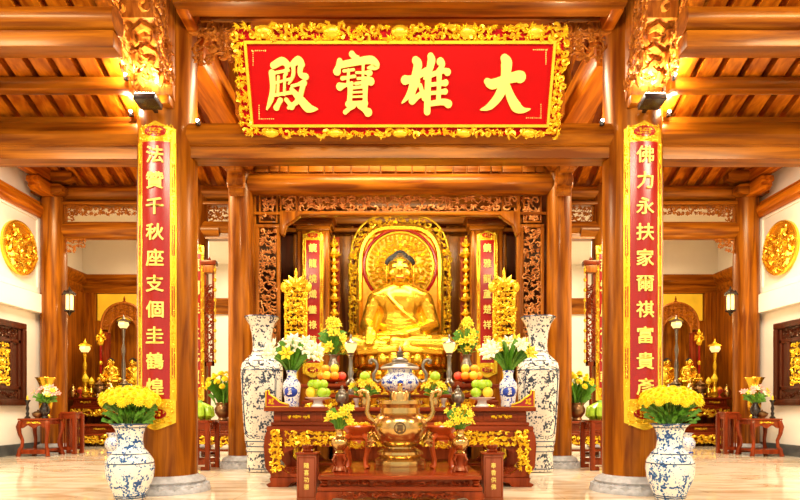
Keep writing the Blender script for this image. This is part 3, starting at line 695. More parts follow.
for s in (-1, 1):
    px = s*abs(X(313.5, DP)); pw = .58
    t = thing('shrine_pilaster', 'square honey-wood pilaster with moulded cap beside the Buddha '+SB[s], 'pilaster', (px, DP, 0))
    MB().box((-pw/2, -.12, 0), (pw/2, .22, Z(232, DP))).build('shaft', 'wood', t, bevel=.015)
    m = MB()
    for (e, z0, z1) in ((.03, Z(232, DP), Z(228, DP)), (.07, Z(228, DP), Z(222, DP)), (.12, Z(222, DP), Z(218.5, DP))):
        m.box((-pw/2-e, -.12-e, z0), (pw/2+e, .22, z1))
    m.build('cap', 'woodx', t, bevel=.012)
    m = MB().prism([(-.2, Z(218.5, DP)), (-.12, Z(216, DP)), (-.05, Z(215.5, DP)), (0, Z(213, DP)), (.05, Z(215.5, DP)), (.12, Z(216, DP)), (.2, Z(218.5, DP))], 'Y', -.2, -.15); carve(m, flatmap('XZ', (0, -.2, 0)), -.12, .12, Z(218, DP), Z(215.5, DP), .08, 3, .2); m.build('crest', 'carve', t)
    for e in (-1, 1): MB().box((e*.235, -.15, .4), (e*.28, -.12, Z(234, DP))).build('edge_strip', 'wood', t)
    couplet('shrine_couplet_board', 'straight red couplet board on the pilaster beside the Buddha '+SB[s], (px, DP-.12, 0), 1, .185, Z(378, DP), Z(232.5, DP), T2[s], False, .155, seed=61, cell=.055)
    # gilded hanging pendant in front of a dark strip
    hx = s*abs(X(333.5, 11.35))
    t = thing('gilded_pendant', 'tiered gilded hanging pendant beside the halo '+SB[s], 'pendant', (hx, 11.35, 0))
    MB().box((-.1, .08, 1.8), (.1, .13, Z(236, 11.35))).build('back_strip', 'dark', t)
    zz = Z(238, 11.35); zend = Z(334, 11.35)
    MB().tube([(0, 0, zz+.03), (0, 0, zend)], .012, 6).build('chain', 'gold', t)
    tiers = [(.09, .20), (.13, .22), (.07, .14), (.09, .16), (.055, .12), (.10, .16), (.08, .14), (.12, .2), (.06, .12), (.10, .18), (.08, .14), (.13, .22)]
    z = zz; tot = sum(a[1] for a in tiers); kf = (zz-zend)/tot
    for (r, h) in tiers:
        h *= kf; m = MB().lathe([(.015, z), (r*.45, z-h*.15), (r*.5, z-h*.4), (r, z-h*.72), (r*.85, z-h*.8), (.02, z-h)], 10)
        for q in range(8):
            a = 2*PI*q/8; m.petal((r*.9*math.cos(a), r*.9*math.sin(a), z-h*.75), (r*1.15*math.cos(a), r*1.15*math.sin(a), z-h*.5), r*.2, (0, 0, .02))
        m.build('tier', 'gold', t, ang=25); z -= h
    MB().box((-.012, 0, zz), (.012, .1, zz+.04)).build('hanger', 'gold', t)
    # gilded openwork banner stand
    DS = 9.85; sx = s*abs(X(295.5, DS))
    t = thing('gilded_openwork_stand', 'tall gilded openwork banner stand behind the lilies '+SB[s], 'stand', (sx, DS, 0))
    z0, z1 = Z(345, DS), Z(275, DS)
    m = MB(); carve(m, flatmap('XZ', (0, 0, 0)), -.19, .19, z0, z1-.12, .10, 71, .24, hi=.3)
    for e in (-1, 1): m.tube([(e*.17, 0, z0), (e*.17, 0, z1-.3)], .018, 6)
    for k in range(5): m.tube([(-.17, 0, z0+k*(z1-z0-.3)/4), (.17, 0, z0+k*(z1-z0-.3)/4)], .015, 6)
    m.build('openwork_panel', 'gold', t)
    m = MB()
    for a in range(-60, 61, 30):
        r = math.radians(a); m.petal((.06*math.sin(r), -.02, z1-.18), (.24*math.sin(r), -.02, z1-.18+.2*math.cos(r)), .05, (0, -.03, 0))
    m.lathe([(.03, z1-.2), (.06, z1-.12), (.02, z1-.02), (.035, z1+.03), (.004, z1+.12)], 10)
    for e in (-1, 1): m.ball((e*.2, 0, z1-.2), (.06, .04, .09), 8, 6)
    m.build('flame_crest', 'gold', t)
    MB().lathe([(.2, 0), (.2, .05), (.08, .12), (.035, .25), (.03, z0)], 16).build('pole_and_foot', 'gold', t)

# ================================================================ the golden Buddha
DB = 11.5
bs_ = F/DB
def bx_(px): return (px-CX)/bs_
def bz_(py): return (357-py)/bs_
m = MB()
m.ball((0, 0, 1.02), (.44, .27, .40), 20, 14); m.ball((0, .02, .62), (.44, .29, .42), 20, 14); m.ball((0, .05, .25), (.62, .42, .28), 20, 12)
for e in (-1, 1):
    m.ball((e*.39, .02, 1.14), (.22, .2, .17), 14, 10); m.ball((e*.42, .08, .70), (.16, .14, .44), 14, 10); m.ball((e*.2, -.09, 1.10), (.27, .12, .26), 14, 10)
    m.capsule((e*.47, .02, 1.10), (e*.63, -.02, .60), .165, .14)
    m.capsule((e*.22, 0, .2), (e*.86, -.30, .2), .25, .19); m.capsule((e*.86, -.30, .18), (-e*.12, -.52, .17+.04*e), .17, .12)
    m.ball((e*.88, -.3, .17), (.13, .18, .16), 14, 10)
m.capsule((-.63, -.02, .60), (-.57, -.40, .48), .14, .085); m.capsule((.63, -.02, .60), (.32, -.40, .44), .14, .09); m.capsule((.32, -.40, .44), (.06, -.5, .38), .09, .07)
m.ball((-.56, -.46, .42), (.095, .06, .11), 12, 8)
for k in range(4): m.capsule((-.62+k*.042, -.50, .38), (-.625+k*.045, -.55, .20-.012*(k in (1, 2))), .024, .018, 8)
m.capsule((-.47, -.47, .42), (-.44, -.52, .30), .024, .018, 8)
m.ball((.02, -.54, .36), (.17, .10, .05), 12, 8)
for k in range(4): m.capsule((-.06, -.48-.035*k, .36), (-.22, -.50-.03*k, .355), .022, .017, 8)
m.capsule((0, .02, 1.2), (0, -.02, 1.45), .2, .15); m.ball((0, -.05, 1.24), (.40, .15, .19), 16, 10); m.capsule((-.1, -.04, 1.28), (-.38, -.02, 1.13), .14, .17); m.capsule((.1, -.04, 1.28), (.38, -.02, 1.13), .14, .17)
# robe folds: sash over the chest, sleeve edges, folds over legs and belly
def fold(pts, r): m.tube(pts, r, 6)
for k in range(4):
    fold([(-.34+.10*k, -.10-.02*k, 1.33-.05*k), (-.16+.07*k, -.27, 1.05-.06*k), (.02+.08*k, -.30, .82-.05*k), (.3+.04*k, -.28, .66-.06*k)], .015)
for e in (-1, 1):
    for k in range(5): fold([(e*(.50+.02*k), -.15, 1.06-.1*k), (e*(.63+.01*k), -.13, .95-.1*k), (e*(.70), .0, .80-.08*k)], .02)
    for k in range(6): fold([(e*(.18+.1*k), -.5+.03*k, .36-.005*k), (e*(.36+.1*k), -.46+.03*k, .38-.012*k), (e*(.62+.05*k), -.40+.01*k, .30-.03*k), (e*(.86), -.36, .20-.022*k)], .028)
    for k in range(4): fold([(e*.05, -.62, .14-.03*k), (e*.4, -.60, .10-.025*k), (e*.8, -.45, .06-.015*k)], .028)
for k in range(5): fold([(-.28, -.28, .70-.06*k), (0, -.33, .64-.06*k), (.28, -.28, .70-.06*k)], .016)
body = blob('buddha_body', m, 'goldp', .0175, 7)
h = MB()
h.ball((0, -.06, 1.75), (.205, .235, .275), 24, 18); h.ball((0, -.10, 1.60), (.155, .16, .14), 18, 12)
h.ball((0, -.285, 1.71), (.035, .05, .05), 10, 8); h.capsule((0, -.27, 1.82), (0, -.30, 1.70), .018, .03, 10)
h.ball((0, -.265, 1.60), (.07, .03, .018), 10, 6); h.ball((0, -.262, 1.575), (.055, .03, .018), 10, 6)
for e in (-1, 1):
    h.ball((e*.215, -.03, 1.70), (.03, .055, .17), 10, 10); h.ball((e*.08, -.25, 1.765), (.055, .025, .024), 10, 8); h.ball((e*.11, -.21, 1.66), (.07, .06, .07), 10, 8)
    h.tube([(e*.03, -.275, 1.815), (e*.09, -.27, 1.835), (e*.15, -.225, 1.81)], .012, 6)
    h.ball((e*.015, -.285, 1.655), .018, 8, 6)
head = blob('buddha_head', h, 'goldp', .0105, 2)
hr = MB(); hr.ball((0, .0, 1.865), (.222, .235, .155), 20, 12); hr.ball((0, 0, 2.0), (.10, .11, .07), 14, 8)
rr = random.Random(3)
for k in range(190):
    a = k*2.39996; zf = (k+.5)/190; ph = zf; r_ = math.sqrt(max(0, 1-(zf*1.0)**2)); 
    hr.ball((.224*r_*math.cos(a), .238*r_*math.sin(a), 1.865+.158*zf), .022, 5, 4)
for k in range(40):
    a = k*2.39996; zf = (k+.5)/40; r_ = math.sqrt(max(0, 1-zf*zf)); hr.ball((.102*r_*math.cos(a), .112*r_*math.sin(a), 2.0+.072*zf), .019, 5, 4)
hair = hr.mesh('hair_curls', 'hair')
FACE = []
for e in (-1, 1):
    FACE.append(('eye', MB().tube([(e*.035, -.288, 1.758), (e*.08, -.287, 1.752), (e*.125, -.268, 1.762)], [.006, .010, .005], 6).mesh('eye', 'hair')))
    FACE.append(('eyebrow', MB().tube([(e*.025, -.296, 1.815), (e*.085, -.289, 1.842), (e*.15, -.246, 1.815)], [.007, .008, .004], 6).mesh('eyebrow', 'bronze')))
FACE.append(('lips', MB().tube([(-.065, -.278, 1.592), (-.03, -.296, 1.588), (0, -.299, 1.590), (.03, -.296, 1.588), (.065, -.278, 1.592)], [.005, .012, .013, .012, .005], 6).mesh('lips', 'peach')))
def buddha(name, label, loc, sc=1., rotz=0., hairmat=None):
    t = thing(name, label, 'statue', loc, rotz)
    put('body', body, t, sc=sc); hd = put('head', head, t, (0, 0, -.38*sc), sc=(sc*1.2, sc*1.08, sc*1.16)); put('hair', hair, hd)
    for nm_, me_ in FACE: put(nm_, me_, hd)
    return t
bz0 = Z(357, DB)
bd = buddha('buddha_statue', 'large seated golden Buddha with dark curled hair in the main shrine', (0, DB, bz0))
lt = thing('lotus_throne', 'golden lotus-petal throne under the large seated Buddha', 'throne', (0, DB, bz0))
MB().lathe([(.80, -.50), (.92, -.44), (.70, -.36), (.66, -.28), (.86, -.18), (.90, -.06), (.84, 0)], 40, sq=.72).build('throne_body', 'goldp', lt)
for row, (zz, rr_, up, n) in enumerate(((-.20, .86, .22, 22), (-.28, .80, -.15, 22))):
    for k in range(n):
        a = 2*PI*(k+.5*row)/n; c_, s_ = math.cos(a), math.sin(a)
        m = MB(); 
        R3 = Matrix.Rotation(a, 3, 'Z'); m.ball((rr_*c_, rr_*.72*s_, zz+up*.5), (.05, .115, abs(up)*.62), 8, 6, R3); m.build('petal', 'goldp', lt)
pd = thing('buddha_pedestal', 'carved rosewood and gilt pedestal carrying the lotus throne', 'pedestal', (0, DB, 0))
MB().box((-1.2, -.75, 0), (1.2, .7, bz0-.62)).build('pedestal_block', 'dark', pd, bevel=.02)
MB().box((-1.3, -.8, bz0-.62), (1.3, .75, bz0-.5)).build('pedestal_top', 'darkx', pd, bevel=.02)
m = MB(); carve(m, flatmap('XZ', (0, -.75, 0)), -1.15, 1.15, .5, bz0-.65, .16, 77, .2, hi=.15); m.build('gilt_carving', 'gold', pd)
# halo
DH = 12.0
hl = thing('halo_backplate', 'gilded openwork halo backplate with red ring behind the Buddha', 'halo', (0, DH, 0))
hw = abs(X(348.5, DH)); zc = Z(265, DH); ztop = Z(214, DH); zbt = Z(372, DH)
def arch(w_, zc_, zt_, n=28):   # rounded arch outline from bottom right to bottom left
    pts = [(w_, zbt)]
    for k in range(n+1):
        a = PI*k/n; ce, se = math.cos(a), math.sin(a)
        e = .62; pts.append((w_*math.copysign(abs(ce)**e, ce), zc_+(zt_-zc_)*abs(se)**.9))
    pts.append((-w_, zbt)); return pts
MB().prism(arch(hw*.80, zc, ztop-.26), 'Y', .02, .07).build('backplate', 'goldd', hl, ang=50)
inner = arch(hw*.80, zc, ztop-.26)
def inside_border(u, v):
    if abs(u) > hw*.99: return False
    def inn(w_, zt_):
        if v < zc: return abs(u) < w_
        k = (v-zc)/(zt_-zc); return k < 1 and (abs(u)/w_)**1.9+k**1.9 < 1
    return (not inn(hw*.84, ztop-.22)) and inn(hw*1.02, ztop+.03)
m = MB(); carve(m, flatmap('XZ', (0, .02, 0)), -hw, hw, zbt, ztop, .12, 81, .24, inside=inside_border, hi=.5); m.tube([(p[0], .02, p[1]) for p in arch(hw*.98, zc, ztop-.01)], .022, 6); m.build('border_carving', 'gold', hl)
m = MB(); m.tube([(p[0], -.0, p[1]) for p in inner], .075, 8); m.build('arch_moulding', 'goldp', hl)
zc2 = Z(266, DH); r1 = 36.5*DH/F
m = MB(); m.tube([(r1*math.cos(2*PI*k/48), 0, zc2+r1*math.sin(2*PI*k/48)) for k in range(48)], .03, 8, closed=True); m.build('red_ring', 'cred', hl)
m = MB(); m.tube([((r1-.06)*math.cos(2*PI*k/48), -.01, zc2+(r1-.06)*math.sin(2*PI*k/48)) for k in range(48)], .025, 8, closed=True)
for k in range(40):
    a = 2*PI*k/40; m.petal(((r1-.08)*math.cos(a), -.02, zc2+(r1-.08)*math.sin(a)), ((r1-.20)*math.cos(a+.05), -.02, zc2+(r1-.20)*math.sin(a+.05)), .04, (0, -.03, 0))
carve(m, flatmap('XZ', (0, .02, 0)), -r1, r1, zc2-r1, zc2+r1, .14, 83, .24, inside=lambda u, v: math.hypot(u, v-zc2) < r1-.17, hi=.4)
m.build('halo_carving', 'gold', hl)

# ================================================================ altars and tables
def altar(name, label, loc, wd, dp, h, seed=1, ends=True, cell=.075, mats=('dark', 'darkx')):
    t = thing(name, label, 'altar', loc); md, mx = mats
    W = wd/2; dpz = dp
    MB().box((-W, -.02, h-.055), (W, dpz, h)).build('top_slab', mx, t, bevel=.012)
    MB().box((-W*.935, .05, h-.19), (W*.935, dpz-.05, h-.055)).build('frieze', mx, t, bevel=.006)
    m = MB(); n = max(3, int(wd/.55))
    for k in range(n):
        a = -W*.9+k*W*1.8/n+.03; b = -W*.9+(k+1)*W*1.8/n-.03
        frame_rect(m, a, b, h-.17, h-.075, .035, .06, .012)
    m.build('frieze_frames', md, t)
    for k in range(n):
        m = MB(); a = -W*.9+k*W*1.8/n+.07; b = -W*.9+(k+1)*W*1.8/n-.07; carve(m, flatmap('XZ', (0, .045, 0)), a+.05, b-.05, h-.15, h-.095, .06, seed+k, .26)
        m.build('gilt_inlay', 'gold', t)
    MB().box((-W*.955, .02, h-.235), (W*.955, dpz-.02, h-.19)).build('waist_moulding', mx, t, bevel=.015)
    MB().box((-W*.985, -.01, h-.31), (W*.985, dpz, h-.235)).build('apron_rail', mx, t, bevel=.03)
    zb = .115; lw = min(.22, wd*.075)
    for sx in (-1, 1):
        for fy in (0, 1):
            y0 = 0 if fy == 0 else dpz-.12
            pr = [(W*.985, h-.30), (W*1.0, h-.38), (W*1.005, h*.5), (W*.995, zb+.13), (W*.95, zb+.03), (W*.90, zb), (W*.90-lw, zb), (W*.985-lw*1.05, zb+.08), (W*.985-lw*.62, zb+.18), (W*.985-lw*.7, h*.45), (W*.985-lw*1.1, h-.42), (W*.985-lw*2.2, h-.30)]
            MB().prism([(sx*p[0], p[1]) for p in pr], 'Y', y0, y0+.12).build('leg', md, t, bevel=.018)
            m = MB(); m.prism([(sx*p[0], p[1]) for p in [(W*.965, 0), (W*.985, .03), (W*.95, .06), (W*.96, zb), (W*.74, zb), (W*.74, .07), (W*.80, .05), (W*.82, 0)]], 'Y', y0-.02, y0+.13); m.build('scroll_foot', md, t, bevel=.008)
        m = MB(); gx0, gx1 = sorted((sx*(W*.985-lw*.25), sx*(W*.985-lw*.95)))
        carve(m, flatmap('XZ', (0, -.003, 0)), gx0, gx1, zb+.08, h-.29, cell*1.15, seed+20+sx, .30, hi=.3); m.build('gilt_leg_carving', 'gold', t)
    # carved apron with wavy lower edge
    n = 30; lo = []
    for k in range(n+1):
        u = -1+2*k/n; lo.append((u*(W*.985-lw*.8), h-.31-.14-.045*abs(math.sin(u*PI*2.5))-.10*abs(u)**6))
    MB().prism(lo+[(W*.985-lw*.8, h-.30), (-(W*.985-lw*.8), h-.30)], 'Y', .03, .06).build('apron', md, t, smooth=False)
    m = MB(); carve(m, flatmap('XZ', (0, .03, 0)), -(W*.985-lw), W*.985-lw, h-.49, h-.29, cell*1.15, seed+30, .30, hi=.3); m.build('gilt_apron_carving', 'gold', t)
    MB().box((-W*.955, .01, zb), (W*.955, dpz-.01, zb+.045)).build('base_rail', mx, t, bevel=.008)
    if ends:
        for sx in (-1, 1):
            pr = [(sx*(W-.02), h), (sx*(W-.02), h+.20), (sx*(W-.055), h+.21), (sx*(W-.06), h+.16), (sx*(W-.14), h+.11), (sx*(W-.2), h+.06), (sx*(W-.30), h+.03), (sx*(W-.31), h)]
            e = MB().prism(pr, 'Y', .02, .10).build('upturned_end', 'cred', t)
            m = MB(); m.tube([(p[0], .015, p[1]) for p in pr], .012, 6, closed=True); carve(m, flatmap('XZ', (0, .02, 0)), *sorted((sx*(W-.05), sx*(W-.13))), h+.03, h+.11, .05, 5, .2); m.build('gilt_edge', 'gold', e)
    return t
DA = 7.50
altar('main_altar', 'long rosewood altar with gilded apron behind the brass urn', (0, DA, 0), 3.40, 1.15, 1.0, 100)
# raised tier on the back of the altar and the rear altar
rt = altar('rear_altar', 'tall rear altar with gilt carvings below the Buddha', (0, 8.95, 0), 3.0, .75, Z(384, 8.95), 130, ends=False, cell=.09)
ti = thing('altar_step_shelf', 'low red step shelf with gilt front standing on the main altar', 'shelf', (0, 8.15, 1.0))
MB().box((-1.05, 0, .13), (1.05, .42, .17)).build('shelf_top', 'darkx', ti, bevel=.008)
for k in range(5): MB().box((-1.0+k*.48, .03, 0), (-.92+k*.48, .4, .13)).build('foot', 'dark', ti, bevel=.006)
m = MB(); carve(m, flatmap('XZ', (0, .03, 0)), -.98, .98, .02, .12, .06, 9, .2); m.build('gilt_front', 'gold', ti)

# low table in front
DT = 5.66; zT = .35
lt_ = thing('low_offering_table', 'low carved rosewood offering table under the brass urn', 'table', (0, DT, 0))
W = 78.5*5.66/F
MB().box((-W-.03, -.02, zT-.035), (W+.03, 1.38, zT)).build('table_top', 'darkx', lt_, bevel=.008)
MB().box((-W, .03, zT-.105), (W, 1.33, zT-.035)).build('frieze', 'darkx', lt_, bevel=.006)
m = MB(); carve(m, flatmap('XZ', (0, .03, 0)), -W+.08, W-.08, zT-.098, zT-.045, .055, 3, .26, hi=.3); frame_rect(m, -W+.07, W-.07, zT-.103, zT-.04, .02, .035, .006); m.build('carved_relief', 'dark', lt_)
for sx in (-1, 1): MB().lathe([(.02, zT-.105), (.045, zT-.09), (.03, zT-.07), (.045, zT-.05), (.02, zT-.035)], 12, c=(sx*(W-.02), .05, 0)).build('corner_post', 'dark', lt_)
MB().box((-W-.04, -.01, zT-.145), (W+.04, 1.37, zT-.105)).build('waist_rail', 'darkx', lt_, bevel=.012)
for sx in (-1, 1):
    for y0 in (0, 1.24):
        pr = [(W+.04, zT-.145), (W+.06, zT-.2), (W+.03, zT-.27), (W+.045, .03), (W+.06, 0), (W-.08, 0), (W-.06, .05), (W-.1, zT-.22), (W-.3, zT-.17), (W-.34, zT-.145)]
        MB().prism([(sx*p[0], p[1]) for p in pr], 'Y', y0, y0+.12).build('leg', 'dark', lt_, bevel=.012)
n = 24; lo = [(-1+2*k/n, 0) for k in range(n+1)]
MB().prism([(u*(W-.1), zT-.2-.02*math.cos(u*9)-.03*abs(u)**4) for u, _ in lo]+[(W-.1, zT-.14), (-W+.1, zT-.14)], 'Y', .02, .06).build('apron', 'dark', lt_, smooth=False)
m = MB(); carve(m, flatmap('XZ', (0, .02, 0)), -W+.1, W-.1, zT-.20, zT-.15, .06, 13, .26, hi=.3); m.build('apron_relief', 'dark', lt_)

def curvy_stand(name, label, loc, wd, dp, h, rotz=0., mat='dark', cat='table', gilt=True):
    t = thing(name, label, cat, loc, rotz); W = wd/2; Dp = dp/2
    MB().box((-W, -Dp, h-.035), (W, Dp, h)).build('table_top', 'darkx', t, bevel=.01)
    MB().box((-W*.9, -Dp*.9, h-.12), (W*.9, Dp*.9, h-.035)).build('frieze', 'darkx', t, bevel=.008)
    for sx in (-1, 1):
        for sy in (-1, 1):
            pts = [(sx*W*.86, sy*Dp*.86, h-.05), (sx*W*.95, sy*Dp*.95, h-.17), (sx*W*.90, sy*Dp*.90, h*.6), (sx*W*.78, sy*Dp*.78, h*.42), (sx*W*.80, sy*Dp*.80, h*.26), (sx*W*.90, sy*Dp*.90, .14), (sx*W*.94, sy*Dp*.94, .05), (sx*W*.97, sy*Dp*.97, .0)]
            s_ = wd*.058; MB().tube(pts, [s_*1.2, s_*1.35, s_*1.05, s_*.9, s_*.9, s_*1.1, s_*1.1, s_*1.3], 8).build('leg', mat, t)
    for sy in (-1, 1): MB().box((-W*.82, sy*Dp*.82-.02, .05), (W*.82, sy*Dp*.82+.03, .14)).build('stretcher', mat, t, bevel=.006)
    for sx in (-1, 1): MB().box((sx*W*.82-.02, -Dp*.8, .10), (sx*W*.82+.02, Dp*.8, .15)).build('stretcher', mat, t, bevel=.006)
    MB().box((-W*.8, -Dp*.8, .12), (W*.8, Dp*.8, .14)).build('lower_shelf', mat, t)
    lo = [(-1+2*k/16) for k in range(17)]
    MB().prism([(u*W*.86, h-.17-.03*math.cos(u*7)) for u in lo]+[(W*.86, h-.11), (-W*.86, h-.11)], 'Y', -Dp*.9, -Dp*.9+.03).build('apron', mat, t, smooth=False)
    if gilt:
        m = MB(); carve(m, flatmap('XZ', (0, -Dp*.9, 0)), -W*.45, W*.45, h-.10, h-.055, .05, 7, .22); m.build('gilt_ornament', 'gold', t)
    return t
def slim_stand(name, label, loc, wd, h):
    t = thing(name, label, 'stand', loc); W = wd/2
    MB().box((-W, -W, h-.04), (W, W, h)).build('stand_top', 'darkx', t, bevel=.01); MB().box((-W*.9, -W*.9, h-.15), (W*.9, W*.9, h-.04)).build('frieze', 'darkx', t, bevel=.006)
    for sx in (-1, 1):
        for sy in (-1, 1): MB().box((sx*W*.92-.035, sy*W*.92-.035, 0), (sx*W*.92+.035, sy*W*.92+.035, h-.04)).build('leg', 'dark', t, bevel=.008)
    for sy in (-1, 1):
        MB().box((-W*.9, sy*W*.9-.015, .09), (W*.9, sy*W*.9+.015, .16)).build('stretcher', 'dark', t)
        for k in (-1, 1): MB().box((k*W*.4-.012, sy*W*.9-.01, .16), (k*W*.4+.012, sy*W*.9+.01, h-.15)).build('bar', 'dark', t)
        [MB().box((k_*W*.95, sy*W*.92-.03, .0), (k_*W*.55, sy*W*.92+.03, .06)).build('shoe', 'dark', t, bevel=.01) for k_ in (-1, 1)]
    return t

# ================================================================ flowers
def chrys_mesh(mat):
    m = MB()
    for ring, (n, r, z, tilt) in enumerate(((16, 1.0, -.05, -.12), (14, .82, .10, .12), (11, .58, .22, .3), (7, .32, .3, .35))):
        for k in range(n):
            a = 2*PI*(k+.5*(ring % 2))/n
            m.petal((.1*math.cos(a), .1*math.sin(a), z-.06), (r*math.cos(a), r*math.sin(a), z+tilt), .20-.025*ring, (0, 0, .10))
    m.ball((0, 0, .1), (.6, .6, .24), 8, 5); return m.mesh('chrysanthemum_head', mat, ang=25)
def lily_mesh(mat):
    m = MB()
    for k in range(6):
        a = 2*PI*k/6; m.petal((.08*math.cos(a), .08*math.sin(a), -.1), (1.0*math.cos(a), 1.0*math.sin(a), .28 if k % 2 else .2), .27, (0, 0, .16))
    m.ball((0, 0, .05), (.14, .14, .2), 6, 4)
    for k in range(5):
        a = 2*PI*k/5; m.tube([(0, 0, 0), (.25*math.cos(a), .25*math.sin(a), .4)], .03, 4)
    return m.mesh('lily_head', mat, ang=25)
CH = chrys_mesh('yellow'); LW = lily_mesh('lilyw'); LY = lily_mesh('lilyy'); LP = lily_mesh('pink')
def leaf_mesh(wl):
    m = MB(); n = 5; vs = []
    for i in range(n+1):
        t = i/n; wv = wl*math.sin(PI*(t*.92+.06)); vs += [(-wv, 0+.02, t), (0, -.06-.25*t*t, t), (wv, .02, t)]
    for i in range(n): a = i*3; m.add([vs[a], vs[a+1], vs[a+4], vs[a+3]], [(0, 1, 2, 3)]); m.add([vs[a+1], vs[a+2], vs[a+5], vs[a+4]], [(0, 1, 2, 3)])
    return m.mesh('leaf', 'green')
LEAF = leaf_mesh(.2); BLADE = leaf_mesh(.075); MIDL = leaf_mesh(.13)
def place_dir(o, d, roll=0.):
    q = Vector(d).to_track_quat('Z', 'Y'); o.rotation_mode = 'QUATERNION'; o.rotation_quaternion = q
def bouquet(name, label, loc, heads, hs, rim, low=-.03, nleaf=30, lsize=.12, seed=1, leafz=(.0, .16), spread=.14, leaf=None):
    """heads: list of (mesh, (x,y,z), direction); every stem starts at the vase mouth"""
    rnd = random.Random(seed); t = thing(name, label, 'flowers', loc)
    for (me, p, d) in heads:
        o = put('flower_head', me, t, p, sc=hs*rnd.uniform(.88, 1.12)); place_dir(o, d)
        a = rnd.uniform(0, 2*PI); b = rim*rnd.uniform(.1, .6)
        m = MB(); m.tube([(b*math.cos(a), b*math.sin(a), low), (p[0]*.45, p[1]*.45, p[2]*.5), (p[0]-d[0]*.02, p[1]-d[1]*.02, p[2]-.02)], .006 if hs > .04 else .004, 4); m.build('stem', 'stem', t)
    for k in range(nleaf):
        a = rnd.uniform(0, 2*PI); r = rim*.5+spread*rnd.random()**.7; z = rnd.uniform(*leafz)
        o = put('leaf', leaf or LEAF, t, (r*.6*math.cos(a), r*.6*math.sin(a), z), sc=lsize*rnd.uniform(.7, 1.2)); place_dir(o, (math.cos(a)*rnd.uniform(.5, 1.1), math.sin(a)*rnd.uniform(.5, 1.1), rnd.uniform(.3, 1) if leaf is not BLADE else rnd.uniform(1.0, 2.4)))
    return t
def dome(n, R, z0, hgt, seed, mesh, jitter=.12, minz=.0):
    out = []; rnd = random.Random(seed)
    for k in range(n):
        f = (k+.5)/n; a = k*2.39996; c = 1-f*(1-minz); r_ = math.sqrt(max(0, 1-c*c)); 
        j = 1+rnd.uniform(-jitter, jitter)
        p = (R*r_*math.cos(a)*j, R*r_*math.sin(a)*j, z0+hgt*c*j); d = Vector((r_*math.cos(a), r_*math.sin(a), .35+c)).normalized()
        out.append((mesh if not isinstance(mesh, list) else rnd.choice(mesh), p, tuple(d)))
    return out

# ================================================================ vases
def pxprof(rows, D, ybase):
    k = D/F; return [(max(.004, hw_*k), (ybase-py)*k) for (hw_, py) in rows]
def vase(name, label, loc, prof, mat, seg=36, lip=.012, cat='vase'):
    t = thing(name, label, cat, loc)
    r1_, z1_ = prof[-1]
    inner_ = [(r1_-lip, z1_), (max(.01, prof[-2][0]-lip), prof[-2][1]), (max(.01, prof[-3][0]-lip), prof[-3][1])]
    MB().lathe(prof+inner_, seg).build('body', mat, t, ang=50)
    MB().tube([((r1_)*math.cos(2*PI*k/28), r1_*math.sin(2*PI*k/28), z1_) for k in range(28)], lip*.7, 6, closed=True).build('rim', 'darkink' if mat in ('porc', 'porct', 'porcs') else mat, t)
    return t
def bands(t, prof, zs, mat='darkink', r=.006):
    for z in zs:
        for (a, b) in zip(prof, prof[1:]):
            if a[1] <= z <= b[1]:
                rr_ = a[0]+(b[0]-a[0])*(z-a[1])/max(1e-6, b[1]-a[1]); break
        else: continue
        MB().tube([((rr_+.001)*math.cos(2*PI*k/32), (rr_+.001)*math.sin(2*PI*k/32), z) for k in range(32)], r, 5, closed=True).build('painted_band', mat, t)
# front chrysanthemum vases
DV = 6.49
pf_ = pxprof([(13.5, 499), (14.5, 497), (15, 494), (18.5, 487), (22, 477), (23, 468), (22, 460), (17.5, 453), (13, 448), (12, 441), (12.5, 434), (14.5, 428), (17.5, 424.5), (18, 424)], DV, 499.5)
for s in (-1, 1):
    vx = s*(abs(X(129.7, DV)))
    t = vase('porcelain_vase', 'bulbous blue and white porcelain vase standing before the front column '+SB[s], (vx, DV, 0), pf_, 'porc', 40)
    bands(t, pf_, (.03, .05, .40, .50, .78))
    zr = pf_[-1][1]
    hd = [h_ for h_ in dome(62, .29, .225, .155, 5, CH, .05, .0)]
    bouquet('chrysanthemum_bouquet', 'dome of yellow chrysanthemums in the bulbous vase '+SB[s], (vx, DV, zr), hd, .066, .15, -.2, 150, .12, 3, (-.02, .20), .24, MIDL)
# tall floor vases
DTV = 9.35
pt_ = pxprof([(14.6, 471), (15, 469), (14.6, 462), (14.6, 452), (15.6, 450), (15.4, 447), (16.4, 443), (18, 425), (19.6, 400), (20.6, 380), (20.8, 370), (19.5, 364), (15, 359), (10.5, 355), (9.2, 350), (9.0, 344), (10, 334), (12.5, 325), (16.0, 319.5), (17, 318)], DTV, 471.5)
for s in (-1, 1):
    vx = s*abs(X(261.5, DTV))
    t = vase('tall_porcelain_vase', 'man-high ink-painted porcelain floor vase beside the altar '+SB[s], (vx, DTV, 0), pt_, 'porct', 44)
    kz = DTV/F
    bands(t, pt_, [(471.5-y)*kz for y in (468, 451, 446, 441, 371, 362, 357, 352)], r=.008)
    m = MB()      # painted rectangular panel on the body, facing the hall
    def rad(z):
        for (a, b) in zip(pt_, pt_[1:]):
            if a[1] <= z <= b[1]: return a[0]+(b[0]-a[0])*(z-a[1])/max(1e-6, b[1]-a[1])
        return .2
    z0, z1 = (471.5-438)*kz, (471.5-368)*kz
    for off in (0, .035):
        pts = []
        for q in range(40):
            a = 2*PI*q/40; ce, se = math.cos(a), math.sin(a); uu = (1.0-off*2)*math.copysign(abs(ce)**.35, ce); vv = math.copysign(abs(se)**.3, se)
            z = (z0+z1)/2+(z1-z0-off*2)/2*vv; an = -PI/2+uu*.95; r = rad(z)+.001; pts.append((r*math.cos(an), r*math.sin(an), z))
        m.tube(pts, .006, 4, closed=True)
    m.build('painted_panel_border', 'darkink', t)
